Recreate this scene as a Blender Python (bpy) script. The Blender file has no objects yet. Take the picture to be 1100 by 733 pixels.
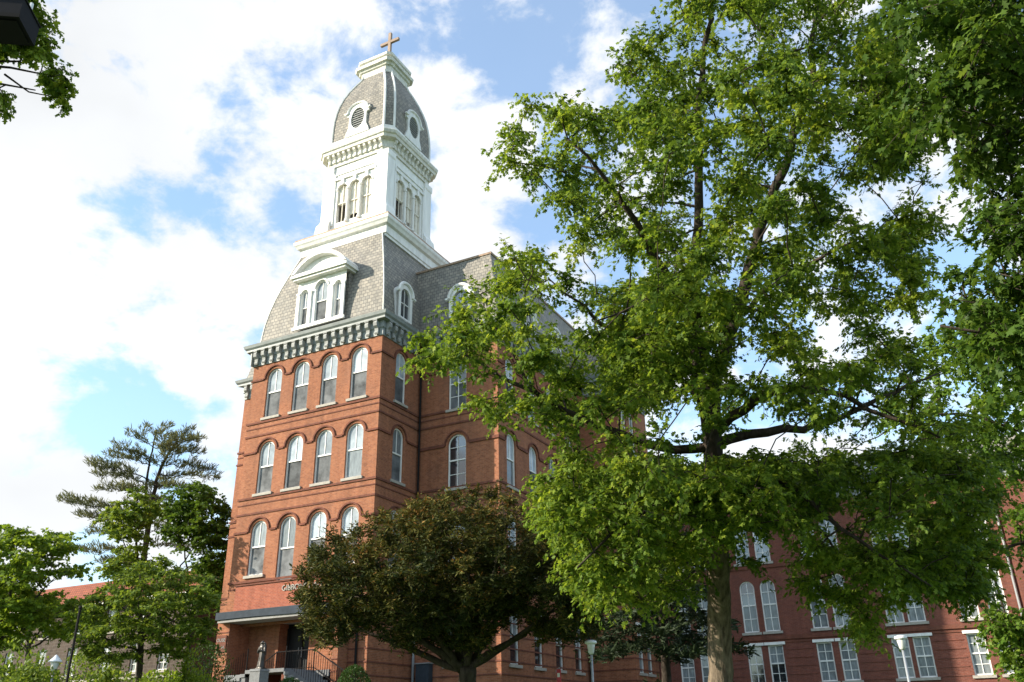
import bpy, bmesh, math, random
import numpy as np
from mathutils import Vector, Matrix
from mathutils.geometry import tessellate_polygon
random.seed(7); RNG = np.random.default_rng(11)
SC = bpy.context.scene
COL = SC.collection
rad = math.radians

# ------------------------------------------------------------------ camera
F_PX, PITCH, ROLL, YAW = 920.3, rad(24.565), rad(-1.154), rad(27.096)
def _cam_axes():
    cp, sp, cr, sr, cy, sy = math.cos(PITCH), math.sin(PITCH), math.cos(ROLL), math.sin(ROLL), math.cos(YAW), math.sin(YAW)
    Rz = np.array([[cy, -sy, 0], [sy, cy, 0], [0, 0, 1]])
    r, f, u = np.array([1, 0, 0.]), np.array([0, cp, sp]), np.array([0, -sp, cp])
    return Rz @ (cr*r + sr*u), Rz @ (-sr*r + cr*u), Rz @ f
CR, CU, CF = _cam_axes()
CAMPOS = np.array([0, 0, 1.6])
cam = bpy.data.cameras.new('camera'); cam.sensor_width = 36; cam.lens = 36*F_PX/1100
cam.clip_start = .1; cam.clip_end = 3000
cam_o = bpy.data.objects.new('camera', cam); COL.objects.link(cam_o)
cam_o.matrix_world = Matrix(((CR[0], CU[0], -CF[0], 0), (CR[1], CU[1], -CF[1], 0), (CR[2], CU[2], -CF[2], 1.6), (0, 0, 0, 1)))
SC.camera = cam_o
def ray(px, py): return CR*((px-550)/F_PX) + CU*((366.5-py)/F_PX) + CF
def at(px, py, d): return CAMPOS + ray(px, py)*d            # point seen at a pixel, d metres deep
def onY(px, py, Y): r = ray(px, py); return CAMPOS + r*(Y/r[1])
def topix(p):
    q = np.asarray(p)-CAMPOS; z = q@CF
    return 550+F_PX*(q@CR)/z, 366.5-F_PX*(q@CU)/z, z

# ------------------------------------------------------------------ sun, sky, exposure
SUN_EL, SUN_AZ = rad(24), math.atan2(-.79, -.62)            # azimuth clockwise from +Y
SUND = Vector((math.sin(SUN_AZ)*math.cos(SUN_EL), math.cos(SUN_AZ)*math.cos(SUN_EL), math.sin(SUN_EL)))
sun = bpy.data.lights.new('sun', 'SUN'); sun.energy = 4.7; sun.angle = rad(.55); sun.color = (1, .90, .74)
sun_o = bpy.data.objects.new('sun', sun); COL.objects.link(sun_o)
sun_o.rotation_euler = SUND.to_track_quat('Z', 'Y').to_euler()
SC.view_settings.view_transform = 'Standard'; SC.view_settings.look = 'None'
SC.view_settings.exposure = 1.0; SC.view_settings.gamma = 1; SC.view_settings.use_curve_mapping = False
SKY_STRENGTH = .15

def cloud_world():
    w = bpy.data.worlds.new('World'); SC.world = w; w.use_nodes = True
    nt = w.node_tree; nt.nodes.clear(); N = nt.nodes.new; L = nt.links.new
    def math_(op, a, b=None, clamp=False):
        m = N('ShaderNodeMath'); m.operation = op; m.use_clamp = clamp
        for i, v in enumerate((a, b)):
            if v is None: continue
            if isinstance(v, (int, float)): m.inputs[i].default_value = v
            else: L(v, m.inputs[i])
        return m.outputs[0]
    out = N('ShaderNodeOutputWorld'); tc = N('ShaderNodeTexCoord'); D = tc.outputs['Generated']
    sky = N('ShaderNodeTexSky'); sky.sky_type = 'NISHITA'; sky.sun_disc = False
    sky.sun_elevation = SUN_EL; sky.sun_rotation = SUN_AZ; sky.air_density = 1.0; sky.dust_density = .6; sky.ozone_density = .5
    # cloud banks stand in fixed directions of the sky
    # (pixel in the photo, angular radius in px, weight)
    blobs = [(300,40,150,.9),(130,60,120,.8),(60,200,130,.9),(250,130,120,.8),(100,330,120,.8),(230,330,90,.9),(480,130,85,1.),(510,230,80,.8),
             (10,380,60,.6),(250,400,70,.6),(40,520,70,.9),(110,560,80,.9),(220,490,45,.9),(660,40,40,.7),(600,300,60,.8),(540,10,25,.7),(500,10,40,.8),
             (930,450,110,.9),(640,390,35,.3),(1060,380,80,.6),(900,10,40,.7),(240,240,60,.5),(-200,200,260,.9),(-300,500,260,.9),(780,200,40,.5),(1250,200,150,.7)]
    blues = [(175,215,70,1.),(150,150,30,.5),(560,75,55,.9),(600,110,60,.7),(590,240,60,.8),(30,440,60,.7),(120,440,80,.7),(200,430,50,.6),(640,10,50,.6),(40,370,30,.5),(100,270,30,.5),(170,80,35,.35),(345,10,30,.4)]
    acc = None
    for sgn, lst in ((1, blobs), (-1, blues)):
        for x, y, r, wt in lst:
            d = ray(x, y); d = d/np.linalg.norm(d)
            dp = N('ShaderNodeVectorMath'); dp.operation = 'DOT_PRODUCT'; L(D, dp.inputs[0]); dp.inputs[1].default_value = tuple(d)
            mr = N('ShaderNodeMapRange'); mr.interpolation_type = 'SMOOTHSTEP'
            mr.inputs['From Min'].default_value = math.cos(r*1.25/F_PX*.92); mr.inputs['From Max'].default_value = 1.0
            mr.inputs['To Min'].default_value = 0; mr.inputs['To Max'].default_value = sgn*wt
            L(dp.outputs['Value'], mr.inputs['Value'])
            acc = mr.outputs[0] if acc is None else math_('ADD', acc, mr.outputs[0])
    mp = N('ShaderNodeMapping'); mp.inputs['Scale'].default_value = (1, 1, 1.5); L(D, mp.inputs['Vector'])
    n1 = N('ShaderNodeTexNoise'); n1.inputs['Scale'].default_value = 8; n1.inputs['Detail'].default_value = 11; n1.inputs['Roughness'].default_value = .60; n1.inputs['Distortion'].default_value = .15
    L(mp.outputs[0], n1.inputs['Vector'])
    n2 = N('ShaderNodeTexNoise'); n2.inputs['Scale'].default_value = 2.2; n2.inputs['Detail'].default_value = 5; L(mp.outputs[0], n2.inputs['Vector'])
    cov = math_('ADD', math_('MULTIPLY', acc, .32), math_('MULTIPLY', math_('SUBTRACT', n1.outputs[0], .50), 3.5))
    mask = N('ShaderNodeMapRange'); mask.interpolation_type = 'SMOOTHSTEP'
    mask.inputs['From Min'].default_value = -.20; mask.inputs['From Max'].default_value = .36; mask.inputs['To Min'].default_value = .20; L(cov, mask.inputs['Value'])
    # fade to milky air near the horizon
    sep = N('ShaderNodeSeparateXYZ'); L(D, sep.inputs[0])
    hz = N('ShaderNodeMapRange'); hz.inputs['From Min'].default_value = .5; hz.inputs['From Max'].default_value = .02
    hz.inputs['To Min'].default_value = 0; hz.inputs['To Max'].default_value = .6; L(sep.outputs['Z'], hz.inputs['Value'])
    fac = math_('MAXIMUM', mask.outputs[0], hz.outputs[0], True)
    cr = N('ShaderNodeMapRange'); cr.inputs['From Min'].default_value = .3; cr.inputs['From Max'].default_value = .7
    cr.inputs['To Min'].default_value = .47; cr.inputs['To Max'].default_value = .64; L(n2.outputs[0], cr.inputs['Value'])
    cc = N('ShaderNodeVectorMath'); cc.operation = 'SCALE'; cc.inputs[0].default_value = (.95, .975, 1.0); L(cr.outputs[0], cc.inputs['Scale'])
    b1 = N('ShaderNodeBackground'); b1.inputs['Strength'].default_value = SKY_STRENGTH
    sm = N('ShaderNodeVectorMath'); sm.operation = 'MULTIPLY'; L(sky.outputs[0], sm.inputs[0]); sm.inputs[1].default_value = (.84, 1.11, 1.25); L(sm.outputs[0], b1.inputs['Color'])
    b2 = N('ShaderNodeBackground'); b2.inputs['Strength'].default_value = 1.0; L(cc.outputs[0], b2.inputs['Color'])
    mx = N('ShaderNodeMixShader'); L(fac, mx.inputs[0]); L(b1.outputs[0], mx.inputs[1]); L(b2.outputs[0], mx.inputs[2])
    L(mx.outputs[0], out.inputs['Surface'])
cloud_world()
SC.cycles.max_bounces = 6; SC.cycles.diffuse_bounces = 3; SC.cycles.transparent_max_bounces = 4
SC.cycles.use_denoising = True

# ------------------------------------------------------------------ materials
def mat(name, col, rough=.8, spec=.3, var=.0, vscale=3., coat=0, metal=0, bump=0, bscale=40, col2=None, stretch=(1, 1, 1)):
    m = bpy.data.materials.new(name); m.use_nodes = True; nt = m.node_tree; p = nt.nodes['Principled BSDF']
    p.inputs['Roughness'].default_value = rough; p.inputs['Specular IOR Level'].default_value = spec
    p.inputs['Coat Weight'].default_value = coat; p.inputs['Metallic'].default_value = metal
    c = (*col, 1); p.inputs['Base Color'].default_value = c
    if var or col2 or bump:
        tc = nt.nodes.new('ShaderNodeTexCoord'); mp = nt.nodes.new('ShaderNodeMapping'); mp.inputs['Scale'].default_value = stretch
        oi = nt.nodes.new('ShaderNodeObjectInfo'); mu = nt.nodes.new('ShaderNodeMath'); mu.operation = 'MULTIPLY'; mu.inputs[1].default_value = 37; nt.links.new(oi.outputs['Random'], mu.inputs[0]); nt.links.new(mu.outputs[0], mp.inputs['Location'])
        nt.links.new(tc.outputs['Object'], mp.inputs[0])
    if var or col2:
        n = nt.nodes.new('ShaderNodeTexNoise'); n.inputs['Scale'].default_value = vscale; n.inputs['Detail'].default_value = 7; n.inputs['Roughness'].default_value = .65
        nt.links.new(mp.outputs[0], n.inputs['Vector'])
        r = nt.nodes.new('ShaderNodeValToRGB'); r.color_ramp.elements[0].position = .32; r.color_ramp.elements[1].position = .68
        if col2: a, b = col, col2
        else: a, b = [v*(1-var) for v in col], [min(1, v*(1+var)) for v in col]
        r.color_ramp.elements[0].color = (*a, 1); r.color_ramp.elements[1].color = (*b, 1)
        nt.links.new(n.outputs[0], r.inputs[0]); nt.links.new(r.outputs[0], p.inputs['Base Color'])
        if coat or 'screen' in name:                           # panes differ: blinds, dirt, how far they are drawn
            h = nt.nodes.new('ShaderNodeHueSaturation'); q = nt.nodes.new('ShaderNodeMapRange'); q.inputs['To Min'].default_value = .62; q.inputs['To Max'].default_value = 1.25
            fr_ = nt.nodes.new('ShaderNodeMath'); fr_.operation = 'FRACT'; nt.links.new(mu.outputs[0], fr_.inputs[0]); nt.links.new(fr_.outputs[0], q.inputs['Value'])
            nt.links.new(q.outputs[0], h.inputs['Value']); nt.links.new(r.outputs[0], h.inputs['Color']); nt.links.new(h.outputs[0], p.inputs['Base Color'])
    if bump:
        n = nt.nodes.new('ShaderNodeTexNoise'); n.inputs['Scale'].default_value = bscale; n.inputs['Detail'].default_value = 5
        nt.links.new(mp.outputs[0], n.inputs['Vector'])
        b = nt.nodes.new('ShaderNodeBump'); b.inputs['Strength'].default_value = bump; b.inputs['Distance'].default_value = .05
        nt.links.new(n.outputs[0], b.inputs['Height']); nt.links.new(b.outputs[0], p.inputs['Normal'])
    return m

def masonry(name, c1, c2, mortar, bw, bh, mw, rough=.9, weather=.35, wcol=(.12, .05, .035), zrot=False, bias=0.0, bump=.4):
    m = bpy.data.materials.new(name); m.use_nodes = True; nt = m.node_tree; p = nt.nodes['Principled BSDF']; N = nt.nodes.new; L = nt.links.new
    p.inputs['Roughness'].default_value = rough; p.inputs['Specular IOR Level'].default_value = .6 if rough < .5 else .2
    tc = N('ShaderNodeTexCoord'); s = N('ShaderNodeSeparateXYZ'); L(tc.outputs['Object'], s.inputs[0])
    ad = N('ShaderNodeMath'); L(s.outputs[0], ad.inputs[0]); L(s.outputs[1], ad.inputs[1])
    cb = N('ShaderNodeCombineXYZ'); L(ad.outputs[0], cb.inputs[0]); L(s.outputs[2], cb.inputs[1])
    br = N('ShaderNodeTexBrick'); L(cb.outputs[0], br.inputs['Vector'])
    br.inputs['Scale'].default_value = 1; br.inputs['Brick Width'].default_value = bw; br.inputs['Row Height'].default_value = bh
    br.inputs['Mortar Size'].default_value = mw; br.inputs['Mortar Smooth'].default_value = .2; br.inputs['Bias'].default_value = bias
    br.inputs['Color1'].default_value = (*c1, 1); br.inputs['Color2'].default_value = (*c2, 1); br.inputs['Mortar'].default_value = (*mortar, 1)
    n = N('ShaderNodeTexNoise'); n.inputs['Scale'].default_value = .55; n.inputs['Detail'].default_value = 8; n.inputs['Roughness'].default_value = .7; L(tc.outputs['Object'], n.inputs['Vector'])
    r = N('ShaderNodeMapRange'); r.inputs['From Min'].default_value = .5; r.inputs['From Max'].default_value = .8; r.inputs['To Max'].default_value = weather; L(n.outputs[0], r.inputs['Value'])
    n3 = N('ShaderNodeTexNoise'); n3.inputs['Scale'].default_value = 6; n3.inputs['Detail'].default_value = 6; L(tc.outputs['Object'], n3.inputs['Vector'])
    v = N('ShaderNodeMapRange'); v.inputs['To Min'].default_value = .58; v.inputs['To Max'].default_value = 1.38
    mp = N('ShaderNodeMapping'); mp.inputs['Scale'].default_value = (1.6, 1.6, .13); L(tc.outputs['Object'], mp.inputs[0])
    n4 = N('ShaderNodeTexNoise'); n4.inputs['Scale'].default_value = 1.4; n4.inputs['Detail'].default_value = 6; L(mp.outputs[0], n4.inputs['Vector'])
    av = N('ShaderNodeMath'); av.operation = 'ADD'; L(n3.outputs[0], av.inputs[0]); L(n4.outputs[0], av.inputs[1])
    hv = N('ShaderNodeMath'); hv.operation = 'MULTIPLY'; hv.inputs[1].default_value = .5; L(av.outputs[0], hv.inputs[0]); v.inputs['From Min'].default_value = .2; v.inputs['From Max'].default_value = .8; L(hv.outputs[0], v.inputs['Value'])
    mx = N('ShaderNodeMix'); mx.data_type = 'RGBA'; L(r.outputs[0], mx.inputs['Factor']); L(br.outputs['Color'], mx.inputs['A']); mx.inputs['B'].default_value = (*wcol, 1)
    sc = N('ShaderNodeVectorMath'); sc.operation = 'SCALE'; L(mx.outputs['Result'], sc.inputs[0]); L(v.outputs[0], sc.inputs['Scale'])
    L(sc.outputs[0], p.inputs['Base Color'])
    b = N('ShaderNodeBump'); b.inputs['Strength'].default_value = bump; b.inputs['Distance'].default_value = .02; b.invert = True; L(br.outputs['Fac'], b.inputs['Height']); L(b.outputs[0], p.inputs['Normal'])
    return m

def siding(name, col):
    m = mat(name, col, .55, .3, var=.12, vscale=1.6, stretch=(1.5, 1.5, .25)); nt = m.node_tree; p = nt.nodes['Principled BSDF']
    tc = nt.nodes.new('ShaderNodeTexCoord'); w = nt.nodes.new('ShaderNodeTexWave'); w.wave_type = 'BANDS'; w.bands_direction = 'DIAGONAL'; w.wave_profile = 'SAW'
    mp = nt.nodes.new('ShaderNodeMapping'); mp.inputs['Scale'].default_value = (1, 1, 0); nt.links.new(tc.outputs['Object'], mp.inputs[0])
    w.inputs['Scale'].default_value = 1.2; nt.links.new(mp.outputs[0], w.inputs['Vector'])
    b = nt.nodes.new('ShaderNodeBump'); b.inputs['Strength'].default_value = .5; b.inputs['Distance'].default_value = .02
    nt.links.new(w.outputs['Fac'], b.inputs['Height']); nt.links.new(b.outputs[0], p.inputs['Normal'])
    return m

def leafmat(name, stops, trans=.35, rough=.5):
    m = bpy.data.materials.new(name); m.use_nodes = True; nt = m.node_tree; p = nt.nodes['Principled BSDF']; N = nt.nodes.new; L = nt.links.new
    a = N('ShaderNodeAttribute'); a.attribute_name = 'tint'
    r = N('ShaderNodeValToRGB'); e = r.color_ramp.elements
    while len(e) < len(stops): e.new(.5)
    for i, (pos, c) in enumerate(stops): e[i].position = pos; e[i].color = (*c, 1)
    L(a.outputs['Fac'], r.inputs[0]); L(r.outputs[0], p.inputs['Base Color'])
    p.inputs['Roughness'].default_value = rough; p.inputs['Specular IOR Level'].default_value = .18
    t = N('ShaderNodeBsdfTranslucent'); hs = N('ShaderNodeHueSaturation'); hs.inputs['Hue'].default_value = .485; hs.inputs['Saturation'].default_value = 1.06; hs.inputs['Value'].default_value = 1.5
    L(r.outputs[0], hs.inputs['Color']); L(hs.outputs[0], t.inputs['Color'])
    mx = N('ShaderNodeMixShader'); mx.inputs[0].default_value = trans; L(p.outputs[0], mx.inputs[1]); L(t.outputs[0], mx.inputs[2])
    L(mx.outputs[0], nt.nodes['Material Output'].inputs['Surface'])
    return m

M = dict(
 brick=masonry('red_brick', (.335, .128, .062), (.245, .085, .042), (.29, .175, .125), .22, .075, .007, weather=.62, wcol=(.19, .10, .07)),
 brickdark=masonry('dark_brick_band', (.185, .062, .038), (.14, .05, .034), (.16, .09, .07), .22, .075, .006, weather=.5, wcol=(.07, .05, .04)),
 brickpink=masonry('porch_brick', (.34, .10, .055), (.27, .08, .05), (.32, .17, .13), .22, .075, .006, weather=.25),
 wingbrick=masonry('shaded_range_brick', (.20, .066, .043), (.15, .05, .036), (.20, .11, .09), .22, .075, .007, weather=.5, wcol=(.12, .06, .05)),  # darker than the hall's brick: the courtyard shade is put into the colour
 slate=masonry('roof_slate', (.31, .28, .235), (.205, .192, .17), (.095, .092, .088), .30, .24, .018, rough=.58, weather=.3, wcol=(.20, .195, .175)),
 stone=masonry('fieldstone', (.095, .07, .056), (.068, .052, .043), (.115, .095, .08), .45, .22, .02, weather=.4, wcol=(.13, .11, .1)),
 tile=masonry('red_roof_tile', (.36, .11, .055), (.28, .085, .05), (.12, .05, .035), .25, .3, .03, weather=.4),
 white=mat('white_paint', (.76, .75, .72), .55, .3, var=.13, vscale=2.5, stretch=(1.5, 1.5, .4)), white2=mat('aged_white_paint', (.66, .64, .58), .65, .3, var=.22, vscale=3.5, stretch=(1.5, 1.5, .5)),
 siding=siding('white_siding', (.80, .79, .76)),
 corn=mat('grey_green_paint', (.24, .26, .258), .55, .35, var=.18, vscale=3),
 corn2=mat('weathered_bracket_paint', (.28, .285, .275), .65, .3, var=.3, vscale=5),
 sill=mat('pale_stone', (.37, .34, .30), .85, .2, var=.15, vscale=6),
 gold=mat('weathered_copper', (.27, .185, .13), .5, .4, var=.2), rust=mat('rusty_flashing', (.36, .25, .18), .7, .3, var=.35, vscale=6),
 blind=mat('drawn_white_blind', (.33, .375, .41), .75, .1, coat=.8, var=.30, vscale=1.3), screen=mat('dark_insect_screen', (.145, .15, .155), 1.0, 0, var=.55, vscale=1.2),
 curtain=mat('pale_curtain_behind_glass', (.20, .225, .235), .7, .1, coat=.8, var=.35, vscale=3.5, stretch=(3, 3, .6)),
 glass=mat('dark_window_glass', (.022, .027, .033), .06, .9, coat=1.0, var=.4, vscale=2.0), dark=mat('dark_interior', (.012, .012, .013), .6, .2),
 metal=mat('blue_grey_metal', (.04, .05, .064), .8, .15, var=.2, vscale=3), iron=mat('black_iron', (.016, .014, .014), .85, .15), galv=mat('grey_painted_pipe', (.25, .26, .27), .5, .4),
 soffit=mat('pale_soffit', (.27, .26, .245), .7, .2, var=.1), conc=mat('pale_concrete', (.20, .205, .21), .85, .2, var=.12, vscale=5, bump=.2),
 bronze=mat('dark_bronze', (.055, .05, .045), .42, .6, metal=.6, var=.3, vscale=8), louvre=mat('beige_belfry_board', (.74, .69, .60), .7, .2, var=.15, vscale=4),
 bark=mat('oak_bark', (.06, .046, .034), .95, .1, col2=(.23, .18, .13), vscale=14, bump=1.0, bscale=14, stretch=(1, 1, .28)),
 barkd=mat('dark_bark', (.028, .022, .018), .95, .1, col2=(.075, .06, .048), vscale=7, bump=.8, bscale=14, stretch=(1, 1, .3)),
 barkg=mat('grey_bark', (.10, .09, .08), .95, .1, col2=(.2, .18, .16), vscale=7, bump=.6, bscale=14, stretch=(1, 1, .3)),
 lampwhite=mat('white_lamp_housing', (.75, .76, .78), .4, .5), lampglass=mat('frosted_lamp_glass', (.62, .63, .62), .25, .5), lampgrey=mat('grey_lamp_metal', (.34, .36, .38), .4, .5, metal=.3),
 black=mat('black_painted_metal', (.008, .008, .011), .75, .2), red=mat('red_sign_paint', (.45, .03, .05), .4, .5),
 grass=mat('lawn', (.04, .085, .018), .95, .1, col2=(.075, .12, .03), vscale=.8, bump=.6, bscale=30), path=mat('concrete_path', (.36, .34, .31), .9, .2, var=.15, vscale=2),
 lf_oak=leafmat('oak_leaf', [(0, (.05, .10, .015)), (.5, (.14, .215, .026)), (1, (.28, .34, .045))], .45, .6),
 lf_near=leafmat('broad_oak_leaf', [(0, (.034, .072, .011)), (.6, (.075, .135, .018)), (1, (.14, .20, .032))], .40),
 lf_bright=leafmat('bright_young_leaf', [(0, (.07, .14, .018)), (.6, (.12, .20, .025)), (1, (.20, .27, .04))], .42),
 lf_yew=leafmat('yew_sprig', [(0, (.02, .032, .008)), (.5, (.068, .072, .014)), (.8, (.14, .122, .024)), (1, (.25, .12, .028))], .15, .75),
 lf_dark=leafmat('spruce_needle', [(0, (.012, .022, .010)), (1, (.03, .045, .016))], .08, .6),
 lf_pine=leafmat('pine_needle', [(0, (.075, .09, .04)), (1, (.17, .18, .08))], .3, .6),
 lf_maple=leafmat('maple_leaf', [(0, (.08, .135, .016)), (.6, (.16, .24, .028)), (1, (.23, .295, .04))], .48),
 lf_dog=leafmat('dogwood_leaf', [(0, (.07, .12, .016)), (.6, (.14, .20, .028)), (1, (.22, .27, .04))], .42),
 lf_box=leafmat('boxwood_leaf', [(0, (.025, .06, .012)), (1, (.06, .115, .022))], .2),
)

# ------------------------------------------------------------------ object helpers
def tag(o, label=None, cat=None, group=None, kind=None):
    if label: o['label'] = label
    if cat: o['category'] = cat
    if group: o['group'] = group
    if kind: o['kind'] = kind
    return o
def empty(name, loc, label=None, cat=None, group=None):
    o = bpy.data.objects.new(name, None); COL.objects.link(o); o.location = [float(v) for v in loc]; o.empty_display_size = .3
    o['_l'] = [float(v) for v in loc]
    return tag(o, label, cat, group)
def origin(o):
    v = np.zeros(3)
    while o is not None:
        v = v + np.array(o.location); o = o.parent
    return v
class MB:
    """collects shapes in world coordinates; build() links them as one mesh object"""
    def __init__(s): s.v = []; s.f = []
    def add(s, vs, fs):
        k = len(s.v); s.v += [tuple(float(c) for c in p) for p in vs]; s.f += [[i+k for i in f] for f in fs]; return s
    def box(s, x0, x1, y0, y1, z0, z1):
        return s.add([(x0,y0,z0),(x1,y0,z0),(x1,y1,z0),(x0,y1,z0),(x0,y0,z1),(x1,y0,z1),(x1,y1,z1),(x0,y1,z1)],
                     [(3,2,1,0),(4,5,6,7),(0,1,5,4),(1,2,6,5),(2,3,7,6),(3,0,4,7)])
    def loft(s, rings, cap=True, closed=True):
        n = len(rings[0]); vs = [p for r in rings for p in r]; fs = []
        for i in range(len(rings)-1):
            for j in range(n if closed else n-1):
                a, b = i*n+j, i*n+(j+1) % n; fs.append((a, b, b+n, a+n))
        if cap: fs.append(list(range(n))[::-1]); fs.append([(len(rings)-1)*n+j for j in range(n)])
        return s.add(vs, fs)
    def tube(s, pts, rads, n=6, cap=True):
        pts = [np.asarray(p, float) for p in pts]; rings = []; ref = None
        if isinstance(rads, (int, float)): rads = [rads]*len(pts)
        for i, p in enumerate(pts):
            t = pts[min(i+1, len(pts)-1)]-pts[max(i-1, 0)]; t = t/(np.linalg.norm(t)+1e-9)
            if ref is None: ref = np.array([1, 0, 0.]) if abs(t[0]) < .8 else np.array([0, 1., 0])
            u = np.cross(t, ref); u /= np.linalg.norm(u)+1e-9; w = np.cross(t, u); ref = np.cross(u, t)
            rings.append([p+rads[i]*(math.cos(2*math.pi*k/n)*u+math.sin(2*math.pi*k/n)*w) for k in range(n)])
        return s.loft(rings, cap)
    def lathe(s, c, prof, n=16):
        return s.loft([[(c[0]+r*math.cos(2*math.pi*k/n), c[1]+r*math.sin(2*math.pi*k/n), c[2]+z) for k in range(n)] for r, z in prof])
    def prism(s, poly, fr, d0, d1):
        """poly in (u,v); fr(u,v,d) -> xyz"""
        n = len(poly); vs = [fr(u, v, d0) for u, v in poly]+[fr(u, v, d1) for u, v in poly]
        tri = tessellate_polygon([[Vector((u, v, 0)) for u, v in poly]])
        fs = [tuple(t) for t in tri]+[tuple(i+n for i in t[::-1]) for t in tri]+[(i, i+n, (i+1) % n+n, (i+1) % n) for i in range(n)]
        return s.add(vs, fs)
    def build(s, name, material, parent=None, smooth=False, base=None):
        me = bpy.data.meshes.new(name)
        o0 = origin(parent) if parent is not None else (np.array(base, float) if base is not None else np.zeros(3))
        me.from_pydata([tuple(np.array(p)-o0) for p in s.v], [], s.f)
        bm = bmesh.new(); bm.from_mesh(me); bmesh.ops.recalc_face_normals(bm, faces=bm.faces); bm.to_mesh(me); bm.free()
        if smooth:
            for p in me.polygons: p.use_smooth = True
        me.materials.append(material)
        o = bpy.data.objects.new(name, me); COL.objects.link(o)
        if parent is not None: o.parent = parent
        elif base is not None: o.location = o0
        return o
def frameA(Y): return lambda u, v, d: (u, Y+d, v)          # wall that looks along -y; d goes into the wall
def frameB(X): return lambda u, v, d: (X-d, u, v)          # wall that looks along +x
def arch(cx, z0, w, h, n=12, flat=False):
    r = w/2
    if flat: return [(cx-r, z0), (cx+r, z0), (cx+r, z0+h), (cx-r, z0+h)]
    return [(cx-r, z0), (cx+r, z0)]+[(cx+r*math.cos(math.pi*k/n), z0+h-r+r*math.sin(math.pi*k/n)) for k in range(n+1)]
def facade(mb, fr, outline, holes, depth=.22):
    polys = [[Vector((u, v, 0)) for u, v in outline]]+[[Vector((u, v, 0)) for u, v in h] for h in holes]
    flat = [p for poly in polys for p in poly]; tri = tessellate_polygon(polys)
    mb.add([fr(p.x, p.y, 0) for p in flat], [tuple(t) for t in tri])
    for h in holes:
        n = len(h); mb.add([fr(u, v, 0) for u, v in h]+[fr(u, v, depth) for u, v in h], [(i, (i+1) % n, (i+1) % n+n, i+n) for i in range(n)])
def sring(cx, cy, hx, hy, z, c=0):
    if c <= 0: return [(cx-hx, cy-hy, z), (cx+hx, cy-hy, z), (cx+hx, cy+hy, z), (cx-hx, cy+hy, z)]
    return [(cx-hx+c, cy-hy, z), (cx+hx-c, cy-hy, z), (cx+hx, cy-hy+c, z), (cx+hx, cy+hy-c, z), (cx+hx-c, cy+hy, z), (cx-hx+c, cy+hy, z), (cx-hx, cy+hy-c, z), (cx-hx, cy-hy+c, z)]

# ------------------------------------------------------------------ ground
def sstep(a, b, x): t = np.clip((x-a)/(b-a), 0, 1); return t*t*(3-2*t)
def ground_z(x, y): return 2.8*sstep(22, 34, y)*sstep(-75, -45, x)*(1-.45*sstep(-22, -14, x))+.25*np.sin(x*.06)*np.sin(y*.05)*sstep(8, 20, np.hypot(x, y))
def build_ground():
    n = 150; g = np.linspace(-1, 1, n); g = np.sign(g)*(np.abs(g)**2.2)*900
    X, Y = np.meshgrid(g-10, g+25, indexing='ij'); Z = ground_z(X, Y)
    me = bpy.data.meshes.new('ground'); idx = np.arange(n*n).reshape(n, n)
    q = np.stack([idx[:-1, :-1], idx[1:, :-1], idx[1:, 1:], idx[:-1, 1:]], -1).reshape(-1, 4)
    me.from_pydata(np.stack([X, Y, Z], -1).reshape(-1, 3).tolist(), [], q.tolist())
    for p in me.polygons: p.use_smooth = True
    me.materials.append(M['grass']); o = bpy.data.objects.new('ground', me); COL.objects.link(o); o['kind'] = 'structure'
    mb = MB(); rows = []
    for i in range(60):                                      # a concrete walk from the viewer to the entrance stairs
        t = i/59; y = -12+44.2*t; x = -30*sstep(0, 1, t)*1.0-.2; ww = 1.4
        rows.append([(x-ww, y, float(ground_z(x-ww, y))+.05), (x+ww, y, float(ground_z(x+ww, y))+.05)])
    mb.loft(rows, cap=False, closed=False); mb.build('path', M['path'])['kind'] = 'structure'
build_ground()

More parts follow.
